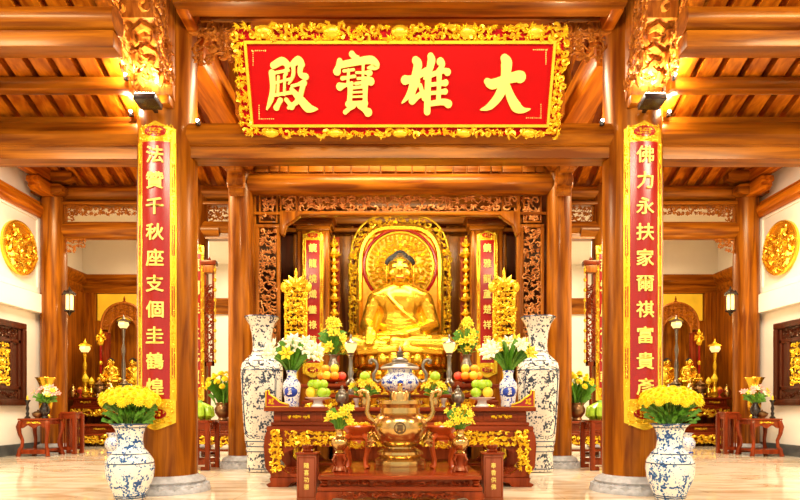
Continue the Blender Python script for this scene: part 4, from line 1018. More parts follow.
# altar vases with white lilies
DAV = 7.82
pa_ = pxprof([(7, 406), (7.3, 404), (7, 400), (8, 394), (9, 387), (8.6, 383), (6.5, 380), (4.8, 377.5), (4.6, 374), (5.6, 370.5), (5.8, 370)], DAV, 406.5)
for s in (-1, 1):
    vx = s*abs(X(291.3, DAV)); zb = 1.0
    t = vase('altar_vase', 'small cobalt and white altar vase holding lilies '+SB[s], (vx, DAV, zb), pa_, 'porcs', 28, .006)
    m = MB(); R0 = .112
    m.ball((0, -.062, (406.5-391)*DAV/F), (.088, .07, .088), 16, 10); m.build('cobalt_medallion', 'blueink', t)
    m = MB(); carve(m, flatmap('XZ', (0, -.13, (406.5-391)*DAV/F)), -.022, .022, -.045, .045, .035, 4, .22); m.build('white_motif', 'white', t)
    zr = pa_[-1][1]; rl = random.Random(12+s); hd = []
    for k in range(34):
        a = rl.uniform(0, 2*PI); rr_ = .35*math.sqrt(rl.random()); z = .42-.55*rr_+rl.uniform(-.06, .08)
        hd.append((LW if rl.random() < .75 else LY, (rr_*math.cos(a), rr_*math.sin(a)*.8, z), tuple(Vector((math.cos(a)*rr_*3, math.sin(a)*rr_*3-.8, .4)).normalized())))
    bouquet('lily_bouquet', 'white and cream lilies in the cobalt altar vase '+SB[s], (vx, DAV, zb+zr), hd, .10, .05, -.08, 34, .34, 6, (-.02, .06), .05, BLADE)
# ================================================================ fruit
def fruit_mesh(mat, r, sq=.92):
    m = MB(); n = 14; pr = []
    for k in range(11):
        a = -PI/2+PI*k/10; pr.append((max(.001, r*math.cos(a)), r*sq*math.sin(a)-(r*.14 if k == 10 else 0)-(0 if k < 10 else 0)))
    m.lathe(pr, n); return m.mesh('fruit_skin', mat)
APP = fruit_mesh('apple', .068); ORA = fruit_mesh('orange', .066, .96); PEA = fruit_mesh('peary', .066, 1.08); RED = fruit_mesh('peach', .07)
STM = MB().tube([(0, 0, 0), (.006, 0, .03)], .004, 5).mesh('fruit_stem', 'bronze')
def fruit(name, label, me, loc, group, r=.068, sc=1.):
    t = thing(name, label, 'fruit', loc, group=group); put('skin', me, t, (0, 0, r*sc), sc=sc); put('stem', STM, t, (0, 0, r*sc*1.75), sc=sc); return t
DFB = 7.72
for s in (-1, 1):
    bxx = s*abs(X(317.5, DFB)); k = DFB/F
    t = thing('fruit_dish', 'white footed porcelain dish of apples on the main altar '+SB[s], 'dish', (bxx, DFB, 1.0))
    MB().lathe([(.085, 0), (.09, .01), (.07, .03), (.055, .06), (.06, .085), (.12, .10), (.165, .115), (.168, .122), (.15, .118), (.04, .105)], 28).build('dish_body', 'white', t)
    z = 1.0+.118
    for q, (dx, dy) in enumerate(((-.085, -.06), (.06, -.075), (-.06, .08), (.09, .06))):
        gm = APP if (q in (1, 3)) == (s < 0) else PEA
        fruit('apple' if gm is APP else 'yellow_pear', ('green apple' if gm is APP else 'golden yellow fruit')+' in the bottom layer of the footed dish '+SB[s], gm, (bxx+dx, DFB+dy, z), 'fruit in the footed dish '+SN[s])
    for q, (dx, dy) in enumerate(((-.07, .0), (.065, -.01), (-.005, -.05))):
        fruit('apple', 'green apple piled on top in the footed dish '+SB[s], APP, (bxx+dx, DFB+dy, z+.105), 'green apples on top '+SN[s])
    # orange dish on the rear altar
    DR = 9.2; rx = s*abs(X(331, DR)); zr = Z(384, 8.95)
    t = thing('lacquer_dish', 'orange lacquer dish of mixed fruit on the rear altar '+SB[s], 'dish', (rx, DR, zr))
    MB().lathe([(.10, 0), (.10, .015), (.06, .03), (.12, .045), (.22, .06), (.23, .07), (.2, .065)], 28).build('dish_body', 'lred', t)
    z = zr+.066
    for q, (dx, dy, dz, me, lb) in enumerate(((-.16, -.02, 0, RED, 'red apple'), (-.06, -.1, 0, ORA, 'orange'), (.06, -.11, 0, PEA, 'yellow pear'), (.15, -.03, 0, ORA, 'orange'), (-.04, .06, 0, PEA, 'yellow pear'), (.07, .07, 0, ORA, 'orange'), (-.05, -.03, .11, PEA, 'yellow pear'), (.09, -.02, .11, ORA, 'orange'))):
        fruit(lb.replace(' ', '_'), '%s in the orange lacquer dish on the rear altar %s' % (lb, SB[s]), me, (rx-s*dx*(-1), DR+dy, z+dz), 'fruit in the lacquer dish '+SN[s], .066)
    # pewter vase with yellow flowers behind
    kx = s*abs(X(332.5, 9.45)); pv = pxprof([(4.5, 384), (4.6, 381), (2.4, 378), (3.2, 374), (6, 369), (6.2, 364), (4, 359), (3.6, 356), (5, 353.5)], 9.45, 384)
    zv = Z(384, 8.95); vase('pewter_vase', 'pewter vase of yellow lilies on the rear altar '+SB[s], (kx, 9.5, zv), pv, 'pewter', 24, .006)
    rl = random.Random(33+s); hd = []
    for q in range(40):
        a = rl.uniform(0, 2*PI); hgt = rl.uniform(.04, .56); rr_ = .30*(1-hgt/.75)*math.sqrt(rl.uniform(.2, 1)); hd.append((LY, (rr_*math.cos(a), rr_*math.sin(a), hgt), tuple(Vector((math.cos(a), math.sin(a)-.5, .5)).normalized())))
    bouquet('yellow_lily_bouquet', 'upright yellow lilies in the pewter vase '+SB[s], (kx, 9.5, zv+pv[-1][1]), hd, .075, .05, -.05, 30, .22, 8, (0, .2), .08, BLADE)
    # pewter round censer on the altar
    cx_ = s*abs(X(341.5, 7.75)); t = thing('pewter_jar', 'round pewter lidded jar on the main altar '+SB[s], 'jar', (cx_, 7.75, 1.0))
    MB().lathe([(.04, 0), (.045, .02), (.03, .035), (.07, .06), (.088, .11), (.085, .15), (.06, .19), (.045, .2)], 24).build('body', 'pewter', t)
    MB().lathe([(.05, .2), (.045, .215), (.02, .235), (.012, .25), (.02, .262), (.004, .285)], 20).build('lid', 'pewter', t)
    # pewter oil lamp with lit shade
    lx = s*abs(X(350, 8.3)); t = thing('altar_lamp', 'lit pewter altar lamp with glass shade '+SB[s], 'lamp', (lx, 8.35, 1.17))
    kk = 8.35/F; zz = lambda y: (HY-y)*kk-.17
    MB().lathe([(.085, 0), (.085, .025), (.04, .05), (.03, .1), (.07, .14), (.075, .17), (.045, .2), (.03, .25), (.045, .30), (.028, .35), (.026, zz(358)), (.04, zz(356)), (.03, zz(355)), (.05, zz(353))], 18).build('stem', 'pewter', t)
    MB().lathe([(.04, zz(353)), (.07, zz(349)), (.085, zz(345.5)), (.088, zz(344))], 10).build('glass_shade', 'glow', t)
    MB().lathe([(.095, zz(344)), (.085, zz(342.5)), (.03, zz(340)), (.015, zz(338.5)), (.02, zz(337)), (.004, zz(334))], 16).build('cap', 'pewter', t)
    # small yellow posy with a green apple on a dish in front of the tureen
    ax = s*abs(X(364.5, 7.7)); t = vase('posy_jar', 'small brass jar holding a low yellow posy on the main altar '+SB[s], (ax, 7.7, 1.0), [(.05, 0), (.055, .02), (.06, .06), (.05, .10), (.055, .125)], 'brass', 20, .006)
    rl = random.Random(44+s); hd = []
    for q in range(28):
        a = rl.uniform(0, 2*PI); rr_ = .05+.16*rl.random(); hd.append((LY, (rr_*math.cos(a), rr_*math.sin(a)*.8, .19-.5*(rr_-.06)+rl.uniform(-.03, .04)), tuple(Vector((math.cos(a), math.sin(a)-.4, .6)).normalized())))
    bouquet('yellow_posy', 'low yellow posy ringed around a green apple '+SB[s], (ax, 7.7, 1.125), hd, .05, .05, -.05, 26, .1, 9, (.0, .06), .08)
    t = fruit('apple', 'single green apple topping the yellow posy '+SB[s], APP, (ax, 7.68, 1.325), 'apples topping the posies', sc=1.0)
    # small gold cups and a red candle cup between
    for q, (px, D, nm, lb, mt, sc_) in enumerate(((327, 8.0, 'offering_cup', 'small gilded offering cup beside the footed dish ', 'gold', 1.), (372.5, 7.85, 'offering_cup', 'small gilded offering cup beside the blue tureen ', 'gold', 1.1), (356, 7.9, 'tea_cup', 'white tea cup beside the pewter jar ', 'white', .9), (347.5, 7.95, 'offering_bowl', 'dark bronze offering bowl behind the pewter jar ', 'bronze', 1.3))):
        t = thing(nm, lb+SB[s], 'cup', (s*abs(X(px, D)), D, 1.0))
        MB().lathe([(.03*sc_, 0), (.03*sc_, .012), (.015*sc_, .03), (.03*sc_, .06), (.045*sc_, .10), (.048*sc_, .115), (.04*sc_, .11)], 18).build('cup_body', mt, t)
        MB().lathe([(.016*sc_, .03), (.026*sc_, .036), (.016*sc_, .042)], 14).build('stem_ring', mt, t)
    # gold lotus offering lamps on the step shelf
    for q, px in enumerate((372, 384)):
        t = thing('gilded_lotus', 'gilded lotus ornament on the step shelf %s the tureen %s' % (('flanking', 'behind')[q], SB[s]), 'ornament', (s*abs(X(px, 8.3)), 8.3, 1.17))
        MB().lathe([(.06, 0), (.06, .015), (.02, .04), (.02, .08), (.05, .1)], 14).build('foot', 'gold', t)
        m = MB()
        for e in range(10):
            a = 2*PI*e/10; m.petal((.02*math.cos(a), .02*math.sin(a), .09), (.09*math.cos(a), .09*math.sin(a), .19), .03, (.02*math.cos(a), .02*math.sin(a), 0))
            m.petal((.02*math.cos(a+.3), .02*math.sin(a+.3), .1), (.04*math.cos(a+.3), .04*math.sin(a+.3), .23), .025, (.02*math.cos(a), .02*math.sin(a), 0))
        m.build('lotus_petals', 'gold', t)

# ================================================================ tureen at the centre of the altar
DTu = 7.95; k = DTu/F
t = thing('porcelain_censer', 'blue and white lidded porcelain censer with pewter scroll handles', 'censer', (0, DTu, 1.0))
zz = lambda y: (HY-.5-y-3.5)*k
for a in (.5, 2.6, 4.71): MB().tube([(.12*math.cos(a), .12*math.sin(a), zz(389)), (.14*math.cos(a), .14*math.sin(a), .08), (.12*math.cos(a), .12*math.sin(a), .03), (.15*math.cos(a), .15*math.sin(a), 0)], [.03, .022, .025, .03], 8).build('foot', 'pewter', t)
MB().lathe([(.10, zz(389)), (.19, zz(386)), (.245, zz(381)), (.25, zz(377)), (.235, zz(374)), (.20, zz(371.5)), (.165, zz(369)), (.165, zz(365))], 36).build('body', 'porcs', t)
MB().lathe([(.25, zz(364.5)), (.255, zz(363.5)), (.235, zz(361.5)), (.16, zz(359.5)), (.11, zz(358)), (.06, zz(357))], 36).build('lid', 'pewter', t)
MB().lathe([(.245, zz(365.2)), (.262, zz(364)), (.245, zz(362.8))], 36).build('lid_rim', 'white', t)
MB().lathe([(.165, zz(365.5)), (.2, zz(364.5))], 30).build('neck_band', 'blueink', t)
MB().lathe([(.10, zz(358.5)), (.11, zz(357)), (.09, zz(354.5)), (.04, zz(353)), (.05, zz(352)), (.06, zz(350.5)), (.03, zz(349.5)), (.045, zz(348)), (.02, zz(347)), (.015, zz(344.5)), (.003, zz(341.5))], 20).build('finial', 'pewter', t)
for s in (-1, 1):
    pts = [(s*.24, 0, zz(375)), (s*.29, 0, zz(378)), (s*.345, 0, zz(376)), (s*.35, 0, zz(370)), (s*.31, 0, zz(365.5)), (s*.30, 0, zz(361)), (s*.33, 0, zz(357)), (s*.37, 0, zz(355.5)), (s*.40, 0, zz(357)), (s*.395, 0, zz(359)), (s*.37, 0, zz(359.5))]
    MB().tube(pts, [.016, .02, .022, .022, .02, .02, .024, .026, .026, .022, .016], 8).build('scroll_handle', 'pewter', t)
for q in range(7):
    a = -PI/2+(q-3)*.55; m = MB(); m.ball((.222*math.cos(a), .222*math.sin(a), zz(378.5)), (.03, .06, .045), 10, 6, Matrix.Rotation(a, 3, 'Z')); m.build('painted_cloud', 'blueink', t)

# ================================================================ brass urn, red censers, brass vases, boxes at the front table
DU = 6.25; k = DU/F; zt0 = .35; zz = lambda y: (471-y)*k
t = thing('brass_urn', 'big polished brass incense urn with scroll handles on the low table', 'urn', (0, DU, zt0))
b = MB(); b.lathe([(.262, .03), (.268, .05), (.262, .10), (.238, .118), (.205, .126), (.222, .14), (.240, .165), (.235, .19), (.20, .212), (.155, .225), (.15, .24), (.19, .265), (.245, .32), (.285, .41), (.288, .46), (.27, .52), (.235, .565), (.21, .585), (.205, .64), (.22, .665), (.232, .68), (.232, .715), (.20, .718), (.19, .65)], 44); b.build('body', 'brass', t, ang=30)
for q in range(3):
    a = -PI/2+q*2*PI/3+PI/3
    MB().lathe([(.04, 0), (.05, .015), (.04, .035)], 10, c=(.225*math.cos(a), .225*math.sin(a), 0)).build('foot', 'black', t)
MB().lathe([(.262, .0), (.27, .0), (.27, .04), (.25, .04)], 40, caps=False).build('foot_ring', 'brass', t)
MB().lathe([(.09, .66), (.092, .80), (.085, .81), (.08, .815), (.03, .82), (.025, .87), (.035, .885), (.01, .90)], 28).build('inner_cup', 'brass', t)
m = MB(); m.tube([(.055*math.cos(2*PI*q/24), -.287, .44+.055*math.sin(2*PI*q/24)) for q in range(24)], .007, 5, closed=True); m.build('medallion_ring', 'bronze', t)
m = MB(); text(m, flatmap('XZ', (0, -.287, 0)), '壽', 0, .44, .075, .07, .01, .012); m.build('medallion_character', 'bronze', t, smooth=False)
for s in (-1, 1):
    pts = [(s*.265, 0, .50), (s*.315, 0, .535), (s*.345, 0, .60), (s*.33, 0, .67), (s*.325, 0, .74), (s*.345, 0, .80), (s*.39, 0, .83), (s*.42, 0, .805), (s*.41, 0, .775), (s*.385, 0, .775)]
    MB().tube(pts, [.03, .028, .026, .024, .023, .025, .03, .03, .025, .018], 10).build('scroll_handle', 'brass', t)
    m = MB()
    for q in range(5): m.petal((s*.235, -.06+q*.03, .30), (s*(.33+.02*(q % 2)), -.1+q*.05, .24+.05*q), .03, (0, -.02, 0))
    carve(m, flatmap('XZ', (s*.29, .0, .29)), -.06, .06, -.06, .07, .06, 5+s, .2); m.build('leaf_ornament', 'brass', t)
for s in (-1, 1):
    DC = 6.42; cxx = s*abs(X(357, DC))
    t = thing('lacquer_censer', 'orange-red lacquered wooden censer on cabriole legs beside the urn '+SB[s], 'censer', (cxx, DC, zt0))
    for q in range(4):
        a = PI/4+q*PI/2; ca, sa = math.cos(a), math.sin(a)
        MB().tube([(.10*ca, .10*sa, .36), (.17*ca, .17*sa, .31), (.16*ca, .16*sa, .2), (.125*ca, .125*sa, .10), (.13*ca, .13*sa, .03), (.16*ca, .16*sa, 0)], [.03, .034, .028, .022, .022, .028], 8).build('leg', 'lred', t)
    MB().lathe([(.06, .20), (.11, .215), (.13, .26), (.12, .30), (.14, .33)], 24).build('drum', 'lred', t)
    MB().lathe([(.12, .33), (.10, .35), (.115, .37), (.16, .41), (.172, .44), (.165, .455), (.15, .45)], 28).build('bowl', 'lred', t)
    m = MB(); 
    def mpc(u, v, w_): a = u/.13-PI/2; return ((.132+w_)*math.cos(a), (.132+w_)*math.sin(a), v)
    carve(m, mpc, -.13, .13, .22, .30, .06, 15, .2); m.build('gilt_carving', 'gold', t)
    m = MB(); rl = random.Random(5)
    for q in range(26): 
        a = rl.uniform(0, 6.28); r_ = .13*math.sqrt(rl.random()); m.ball((r_*math.cos(a), r_*math.sin(a), .455+rl.uniform(0, .02)), .02, 5, 4)
    m.build('offering_heap', 'gold', t)['kind'] = 'stuff'
    DBv = 6.05; vx = s*abs(X(339.3, DBv))
    t = thing('vase_stand', 'round turned rosewood stand under the brass flower vase '+SB[s], 'stand', (vx, DBv, zt0))
    MB().lathe([(.075, 0), (.085, .015), (.07, .04), (.055, .07), (.05, .11), (.065, .15), (.07, .17), (.06, .18)], 20).build('stand_body', 'dark', t)
    for q in range(4):
        a = PI/4+q*PI/2; MB().tube([(.055*math.cos(a), .055*math.sin(a), .17), (.09*math.cos(a), .09*math.sin(a), .12), (.06*math.cos(a), .06*math.sin(a), .06), (.09*math.cos(a), .09*math.sin(a), .0)], .014, 6).build('leg', 'dark', t)
    t = vase('brass_vase', 'brass bottle vase of yellow flowers on the low table '+SB[s], (vx, DBv, zt0+.18), [(.045, 0), (.05, .01), (.035, .025), (.06, .05), (.088, .09), (.09, .125), (.07, .155), (.042, .175), (.036, .2), (.038, .225), (.05, .245)], 'brass', 26, .005)
    rl = random.Random(55+s); hd = []
    for q in range(34):
        a = rl.uniform(0, 2*PI); hgt = rl.uniform(.06, .25); rr_ = .14*math.sqrt(rl.uniform(.15, 1)); hd.append((LY, (rr_*math.cos(a), rr_*math.sin(a), hgt-.3*max(0, rr_-.08)), tuple(Vector((math.cos(a), math.sin(a)-.6, .6)).normalized())))
    bouquet('yellow_flower_bunch', 'bunch of yellow flowers in the brass bottle vase '+SB[s], (vx, DBv, zt0+.425), hd, .045, .04, -.05, 26, .15, 12, (.0, .06), .04, BLADE)
    DX = 6.2; xx = s*abs(X(307.5, DX)); hb = Z(452, DX)
    t = thing('incense_box', 'upright rosewood box with gold writing and round lid knob '+SB[s], 'box', (xx, DX, 0))
    MB().box((-.10, -.10, .05), (.10, .10, hb-.02)).build('box_body', 'boxw', t, bevel=.006)
    MB().box((-.12, -.12, 0), (.12, .12, .03)).build('plinth', 'boxw', t, bevel=.01); MB().box((-.11, -.11, .03), (.11, .11, .05)).build('plinth_step', 'boxw', t, bevel=.006)
    MB().box((-.115, -.115, hb-.02), (.115, .115, hb)).build('lid', 'darkx', t, bevel=.008)
    MB().lathe([(.055, hb), (.06, hb+.015), (.05, hb+.03), (.06, hb+.05), (.06, hb+.07), (.045, hb+.075)], 22).build('lid_knob', 'dark', t)
    m = MB(); frame_rect(m, -.085, .085, .08, hb-.045, -.106, -.1, .006); m.build('panel_edge', 'darkx', t)
    m = MB(); 
    for q, ch in enumerate('隨喜功德' if s < 0 else '奉香供佛'): text(m, flatmap('XZ', (0, -.101, 0)), ch, -.0, hb-.13-q*.072, .055, .05, .012, .004)
    m.build('gold_writing', 'goldl', t, smooth=False)

# ================================================================ side walls: medallions, gilded screens, lanterns
for s in (-1, 1):
    yy = 8*F/384.0
    t = thing('gilded_medallion', 'round gilded relief medallion on the marble wall panel '+SB[s], 'medallion', (s*(WX-.03), yy, Z(248, yy)))
    R = 26.5*yy/F; m = MB(); n = 48
    m.add([(0, R*math.cos(2*PI*q/n), R*math.sin(2*PI*q/n)) for q in range(n)]+[(-s*.05, R*math.cos(2*PI*q/n), R*math.sin(2*PI*q/n)) for q in range(n)], [tuple(range(n)), tuple(range(2*n-1, n-1, -1))]+[(q, (q+1) % n, n+(q+1) % n, n+q) for q in range(n)])
    m.build('disc', 'goldp', t)
    m = MB(); m.tube([(-s*.06, R*.96*math.cos(2*PI*q/n), R*.96*math.sin(2*PI*q/n)) for q in range(n)], .035, 8, closed=True); m.build('rim', 'goldp', t)
    m = MB(); carve(m, flatmap('YZ', (-s*.05, 0, 0), -s), -R, R, -R, R, .24, 91, .2, inside=lambda u, v: math.hypot(u, v) < R*.84, hi=.22); m.build('relief', 'goldp', t)
    t = thing('wall_screen', 'dark framed wall panel with gilded carving inside '+SB[s], 'wall panel', (s*WX, 11.9, 1.03))
    hh = 1.73; wa, wb = -1.0, .83
    m = MB()
    for (a, b) in (((wa, 0), (wb, .13)), ((wa, hh-.13), (wb, hh)), ((wa, .13), (wa+.13, hh-.13)), ((wb-.13, .13), (wb, hh-.13))): m.box((-s*.09, a[0], a[1]), (0, b[0], b[1]))
    m.build('outer_frame', 'brown', t, bevel=.02)
    MB().box((-s*.03, wa+.1, .1), (0, wb-.1, hh-.1)).build('back_panel', 'brown', t)
    m = MB()
    for (a, b) in (((wa+.16, .32), (wb-.16, .40)), ((wa+.16, hh-.44), (wb-.16, hh-.36)), ((wb-.24, .14), (wb-.16, hh-.14)), ((wa+.16, .14), (wa+.24, hh-.14)), ((wb-.5, .4), (wb-.42, hh-.4)), ((wa+.42, .4), (wa+.5, hh-.4))): m.box((-s*.06, a[0], a[1]), (-s*.02, b[0], b[1]))
    m.build('inner_rails', 'brown', t, bevel=.01)
    m = MB(); carve(m, flatmap('YZ', (-s*.03, 0, 0), -s), wa+.5, wb-.5, .42, hh-.46, .12, 95, .22); m.build('gilt_carving', 'gold', t)
    m = MB(); carve(m, flatmap('YZ', (-s*.03, 0, 0), -s), wa+.25, wb-.25, hh-.34, hh-.16, .14, 96, .18); carve(m, flatmap('YZ', (-s*.03, 0, 0), -s), wa+.25, wb-.25, .16, .31, .13, 97, .18); m.build('wood_carving', 'brown', t)
    # lantern hung on the aisle column
    DLn = 13.05; k = DLn/F; lx = s*abs(X(69, DLn)); zc_ = Z(302.5, DLn)
    t = thing('wall_lantern', 'lit hexagonal lantern fixed to the aisle column '+SB[s], 'lantern', (lx, DLn, zc_))
    MB().lathe([(.08, -.16), (.085, .0), (.08, .16)], 6).build('glass', 'glow', t, smooth=False)
    for q in range(6):
        a = 2*PI*q/6; MB().tube([(.092*math.cos(a), .092*math.sin(a), -.18), (.092*math.cos(a), .092*math.sin(a), .18)], .009, 5).build('frame_bar', 'black', t)
    MB().lathe([(.14, .17), (.145, .19), (.07, .25), (.03, .29), (.015, .34), (.004, .36)], 6).build('roof_cap', 'black', t, smooth=False)
    MB().lathe([(.01, -.30), (.03, -.26), (.05, -.22), (.12, -.19), (.12, -.17)], 6).build('lantern_base', 'black', t, smooth=False)
    MB().tube([(s*.08, .05, .24), (s*.16, .1, .28), (s*.25, .16, .2)], .014, 6).build('arm', 'black', t)
    l = bpy.data.lights.new('lantern_light', 'POINT'); l.energy = 14; l.color = (1, .75, .4); l.shadow_soft_size = .08
    lo = bpy.data.objects.new('lantern_light', l); COL.objects.link(lo); lo.parent = t; lo.location = (-s*.25, -.25, 0)

# ================================================================ corner tables in the aisles
for s in (-1, 1):
    DQ = 12.35; tx = s*abs(X(40.5, DQ)); ht = Z(418.5, DQ-.3)
    q_ = SB[s]
    curvy_stand('corner_table', 'small rosewood side table with curved legs against the wall '+q_, (tx, DQ, 0), .62, .56, ht)
    rl = random.Random(66)
    k = DQ/F
    vase('gilded_vase', 'tall gilded trumpet vase at the back of the small table '+q_, (s*abs(X(45, DQ+.17)), DQ+.18, ht), [(.10, 0), (.10, .03), (.07, .07), (.12, .2), (.13, .32), (.10, .45), (.09, .55), (.11, .66), (.16, .78), (.195, .84)], 'goldp', 24, .008)
    fx = s*abs(X(45.5, DQ-.1)); vase('dark_flower_vase', 'small dark vase of mixed flowers on the small table '+q_, (fx, DQ-.14, ht), [(.06, 0), (.065, .02), (.05, .05), (.09, .12), (.10, .19), (.07, .25), (.05, .29), (.06, .32)], 'black', 20, .006)
    hd = []
    for e in range(20):
        a = rl.uniform(0, 2*PI); rr_ = .28*math.sqrt(rl.random()); hd.append((rl.choice((LP, LW, LY, LP)), (rr_*math.cos(a), rr_*math.sin(a)*.7, .3-.35*rr_+rl.uniform(-.05, .06)), tuple(Vector((math.cos(a)*rr_*3, -.7, .6)).normalized())))
    bouquet('mixed_bouquet', 'pink white and yellow flowers in the small dark vase '+q_, (fx, DQ-.14, ht+.32), hd, .075, .05, -.06, 40, .16, 21, (-.02, .1), .1)
    t = thing('dark_candlestick', 'dark turned candlestick with a yellow candle on the small table '+q_, 'candlestick', (s*abs(X(28.5, DQ)), DQ-.05, ht))
    MB().lathe([(.055, 0), (.055, .02), (.025, .05), (.035, .1), (.02, .14), (.035, .2), (.02, .26), (.03, .32), (.055, .36), (.055, .375)], 16).build('turned_stem', 'black', t)
    MB().lathe([(.02, .375), (.02, .44), (.004, .47)], 10).build('candle', 'peary', t)
    t = thing('dark_bowl', 'low dark bowl in front of the flower vase '+q_, 'bowl', (s*abs(X(36.5, DQ-.2)), DQ-.17, ht))
    MB().lathe([(.05, 0), (.05, .015), (.09, .05), (.11, .10), (.105, .115), (.09, .1)], 20).build('bowl_body', 'bronze', t); MB().lathe([(.09, .112), (.06, .14), (.015, .15), (.02, .17), (.004, .18)], 18).build('lid', 'bronze', t)
    slim_stand('tall_stand', 'slim square rosewood stand next to the aisle column '+q_, (s*abs(X(67.5, 12.7)), 12.84, 0), .32, Z(412, 12.5))
    # side shrine altar
    DS_ = 15.85; ax = s*abs(X(124, DS_)); ha = Z(397.5, DS_)
    altar('side_altar', 'rosewood side altar with two gilded aprons crowded with offerings '+q_, (ax, DS_, 0), 2.95, .58, ha, 150, ends=False, cell=.11)
    m = altar('side_altar_step', 'lower front table before the crowded side altar '+q_, (ax+s*.1, DS_-.62, 0), 2.5, .5, Z(424, DS_-.6), 160, ends=False, cell=.11)
    # arched shrine cabinet
    DK = 16.45; kx = s*abs(X(123, DK)); zf = 0
    t = thing('arched_shrine', 'carved dark arched shrine cabinet over the side altar '+q_, 'shrine', (kx, DK, 0))
    W = .60*1.0; zs = Z(330, DK); za = Z(303, DK)
    ar = [(W*math.cos(PI*e/20), zs+(za-zs)*(abs(math.sin(PI*e/20))**.8)) for e in range(21)]
    ai = [(W*.66*math.cos(PI*e/20), zs-.08+(za-zs)*.62*math.sin(PI*e/20)) for e in range(21)]
    m = MB()
    for e in range(20):
        p0, p1, p2, p3 = ar[e], ar[e+1], ai[e+1], ai[e]
        m.add([(p0[0], 0, p0[1]), (p1[0], 0, p1[1]), (p2[0], 0, p2[1]), (p3[0], 0, p3[1]), (p0[0], .12, p0[1]), (p1[0], .12, p1[1]), (p2[0], .12, p2[1]), (p3[0], .12, p3[1])], [(0, 3, 2, 1), (4, 5, 6, 7), (0, 1, 5, 4), (2, 3, 7, 6)])
    m.build('arch', 'wood', t, ang=50)
    m = MB(); m.tube([(p[0], -.02, p[1]) for p in ar], .035, 6); m.tube([(p[0], -.02, p[1]) for p in ai], .025, 6)
    carve(m, flatmap('XZ', (0, 0, 0)), -W, W, zs, za, .11, 101, .2, inside=lambda u, v: (u/W)**2+((v-zs)/(za-zs))**2 < .96 and (u/(W*.68))**2+((v-zs+.08)/((za-zs)*.64))**2 > 1.05); m.build('arch_carving', 'carve', t)
    for e in (-1, 1): MB().box((e*W*.66, 0, 1.0), (e*W*1.0, .12, zs+.02)).build('jamb', 'dark', t, bevel=.015)
    MB().box((-W, .12, 0), (W, .46, 1.35)).build('cabinet_base', 'dark', t); MB().box((-W, .42, 1.35), (W, .46, zs+.3)).build('back_board', 'dark', t)
    MB().lathe([(.05, za-.02), (.06, za+.03), (.02, za+.08), (.03, za+.11), (.004, za+.2)], 10, c=(0, .05, 0)).build('finial', 'dark', t)
    zst = 1.35
    for e, (dx, dz, sc_, lb) in enumerate(((0, 0, .62, 'golden seated statue inside the arched shrine '),)):
        buddha('shrine_statue', lb+q_, (kx-s*.18, DK-.12+.3, 1.35+.28), .36)
    slab = thing('statue_plinth', 'gilded plinth under the statue in the arched shrine '+q_, 'plinth', (kx-s*.18, DK+.18, 1.35)); MB().lathe([(.3, 0), (.32, .06), (.24, .1), (.26, .2), (.34, .28)], 24).build('plinth_body', 'gold', slab)
    buddha('side_statue', 'smaller golden seated statue at the outer end of the side altar '+q_, (s*abs(X(110.5, DS_+.3)), DS_+.30, ha+.42), .32)
    slab = thing('statue_plinth', 'gilded plinth under the smaller statue on the side altar '+q_, 'plinth', (s*abs(X(110.5, DS_+.3)), DS_+.30, ha)); MB().lathe([(.15, 0), (.16, .08), (.12, .16), (.13, .3), (.18, .42)], 24).build('plinth_body', 'gold', slab)
    # lamps on the altar
    def glow_lamp(nm, lb, px, pyl, pyb, D, mt, w_=1.):
        x_ = s*abs(X(px, D)); zb_ = ha; zl = Z(pyl, D); t = thing(nm, lb+q_, 'lamp', (x_, D, zb_)); H = zl-zb_
        MB().lathe([(.11*w_, 0), (.12*w_, .04), (.05, .1), (.07, .2), (.04, .26), (.06, H*.45), (.03, H*.55), (.055, H*.66), (.025, H*.75), (.05, H-.12), (.09*w_, H-.09)], 16).build('lamp_stem', mt, t)
        MB().lathe([(.09*w_, H-.09), (.15*w_, H), (.13*w_, H+.09)], 6).build('glass', 'glow', t, smooth=False)
        MB().lathe([(.20*w_, H+.07), (.14*w_, H+.12), (.05, H+.16), (.02, H+.22), (.004, H+.28)], 6).build('lamp_roof', mt, t, smooth=False)
        l = bpy.data.lights.new('lamp_light', 'POINT'); l.energy = 6; l.color = (1, .7, .32); l.shadow_soft_size = .1
        lo = bpy.data.objects.new('lamp_light', l); COL.objects.link(lo); lo.parent = t; lo.location = (0, -.28, H+.1)
    glow_lamp('gilded_lamp', 'lit gilded lantern lamp at the outer end of the side altar ', 84.5, 349, 395, DS_+.28, 'gold')
    glow_lamp('tall_lamp', 'tall lit pewter lantern lamp in the middle of the side altar ', 123, 325, 395, DS_+.28, 'pewter')
    x_ = s*abs(X(98.5, DS_+.4)); t = thing('ritual_staff', 'red ritual staff with gilded openwork head on the side altar '+q_, 'staff', (x_, DS_+.5, ha)); zh = Z(338, DS_+.5)-ha
    MB().lathe([(.08, 0), (.08, .03), (.03, .06), (.03, zh-.2), (.05, zh-.16)], 14).build('staff_pole', 'cred', t)
    m = MB(); carve(m, flatmap('XZ', (0, 0, zh)), -.15, .15, -.17, .17, .1, 4, .24, inside=lambda u, v: abs(u)/.15+abs(v)/.2 < 1.1); m.lathe([(.02, zh+.1), (.05, zh+.16), (.004, zh+.26)], 10); m.lathe([(.04, zh-.2), (.08, zh-.1), (.03, zh)], 10); m.build('openwork_head', 'gold', t)
    for e in range(3): MB().lathe([(.033, .2+e*.35), (.05, .25+e*.35), (.033, .3+e*.35)], 12).build('gold_collar', 'gold', t)
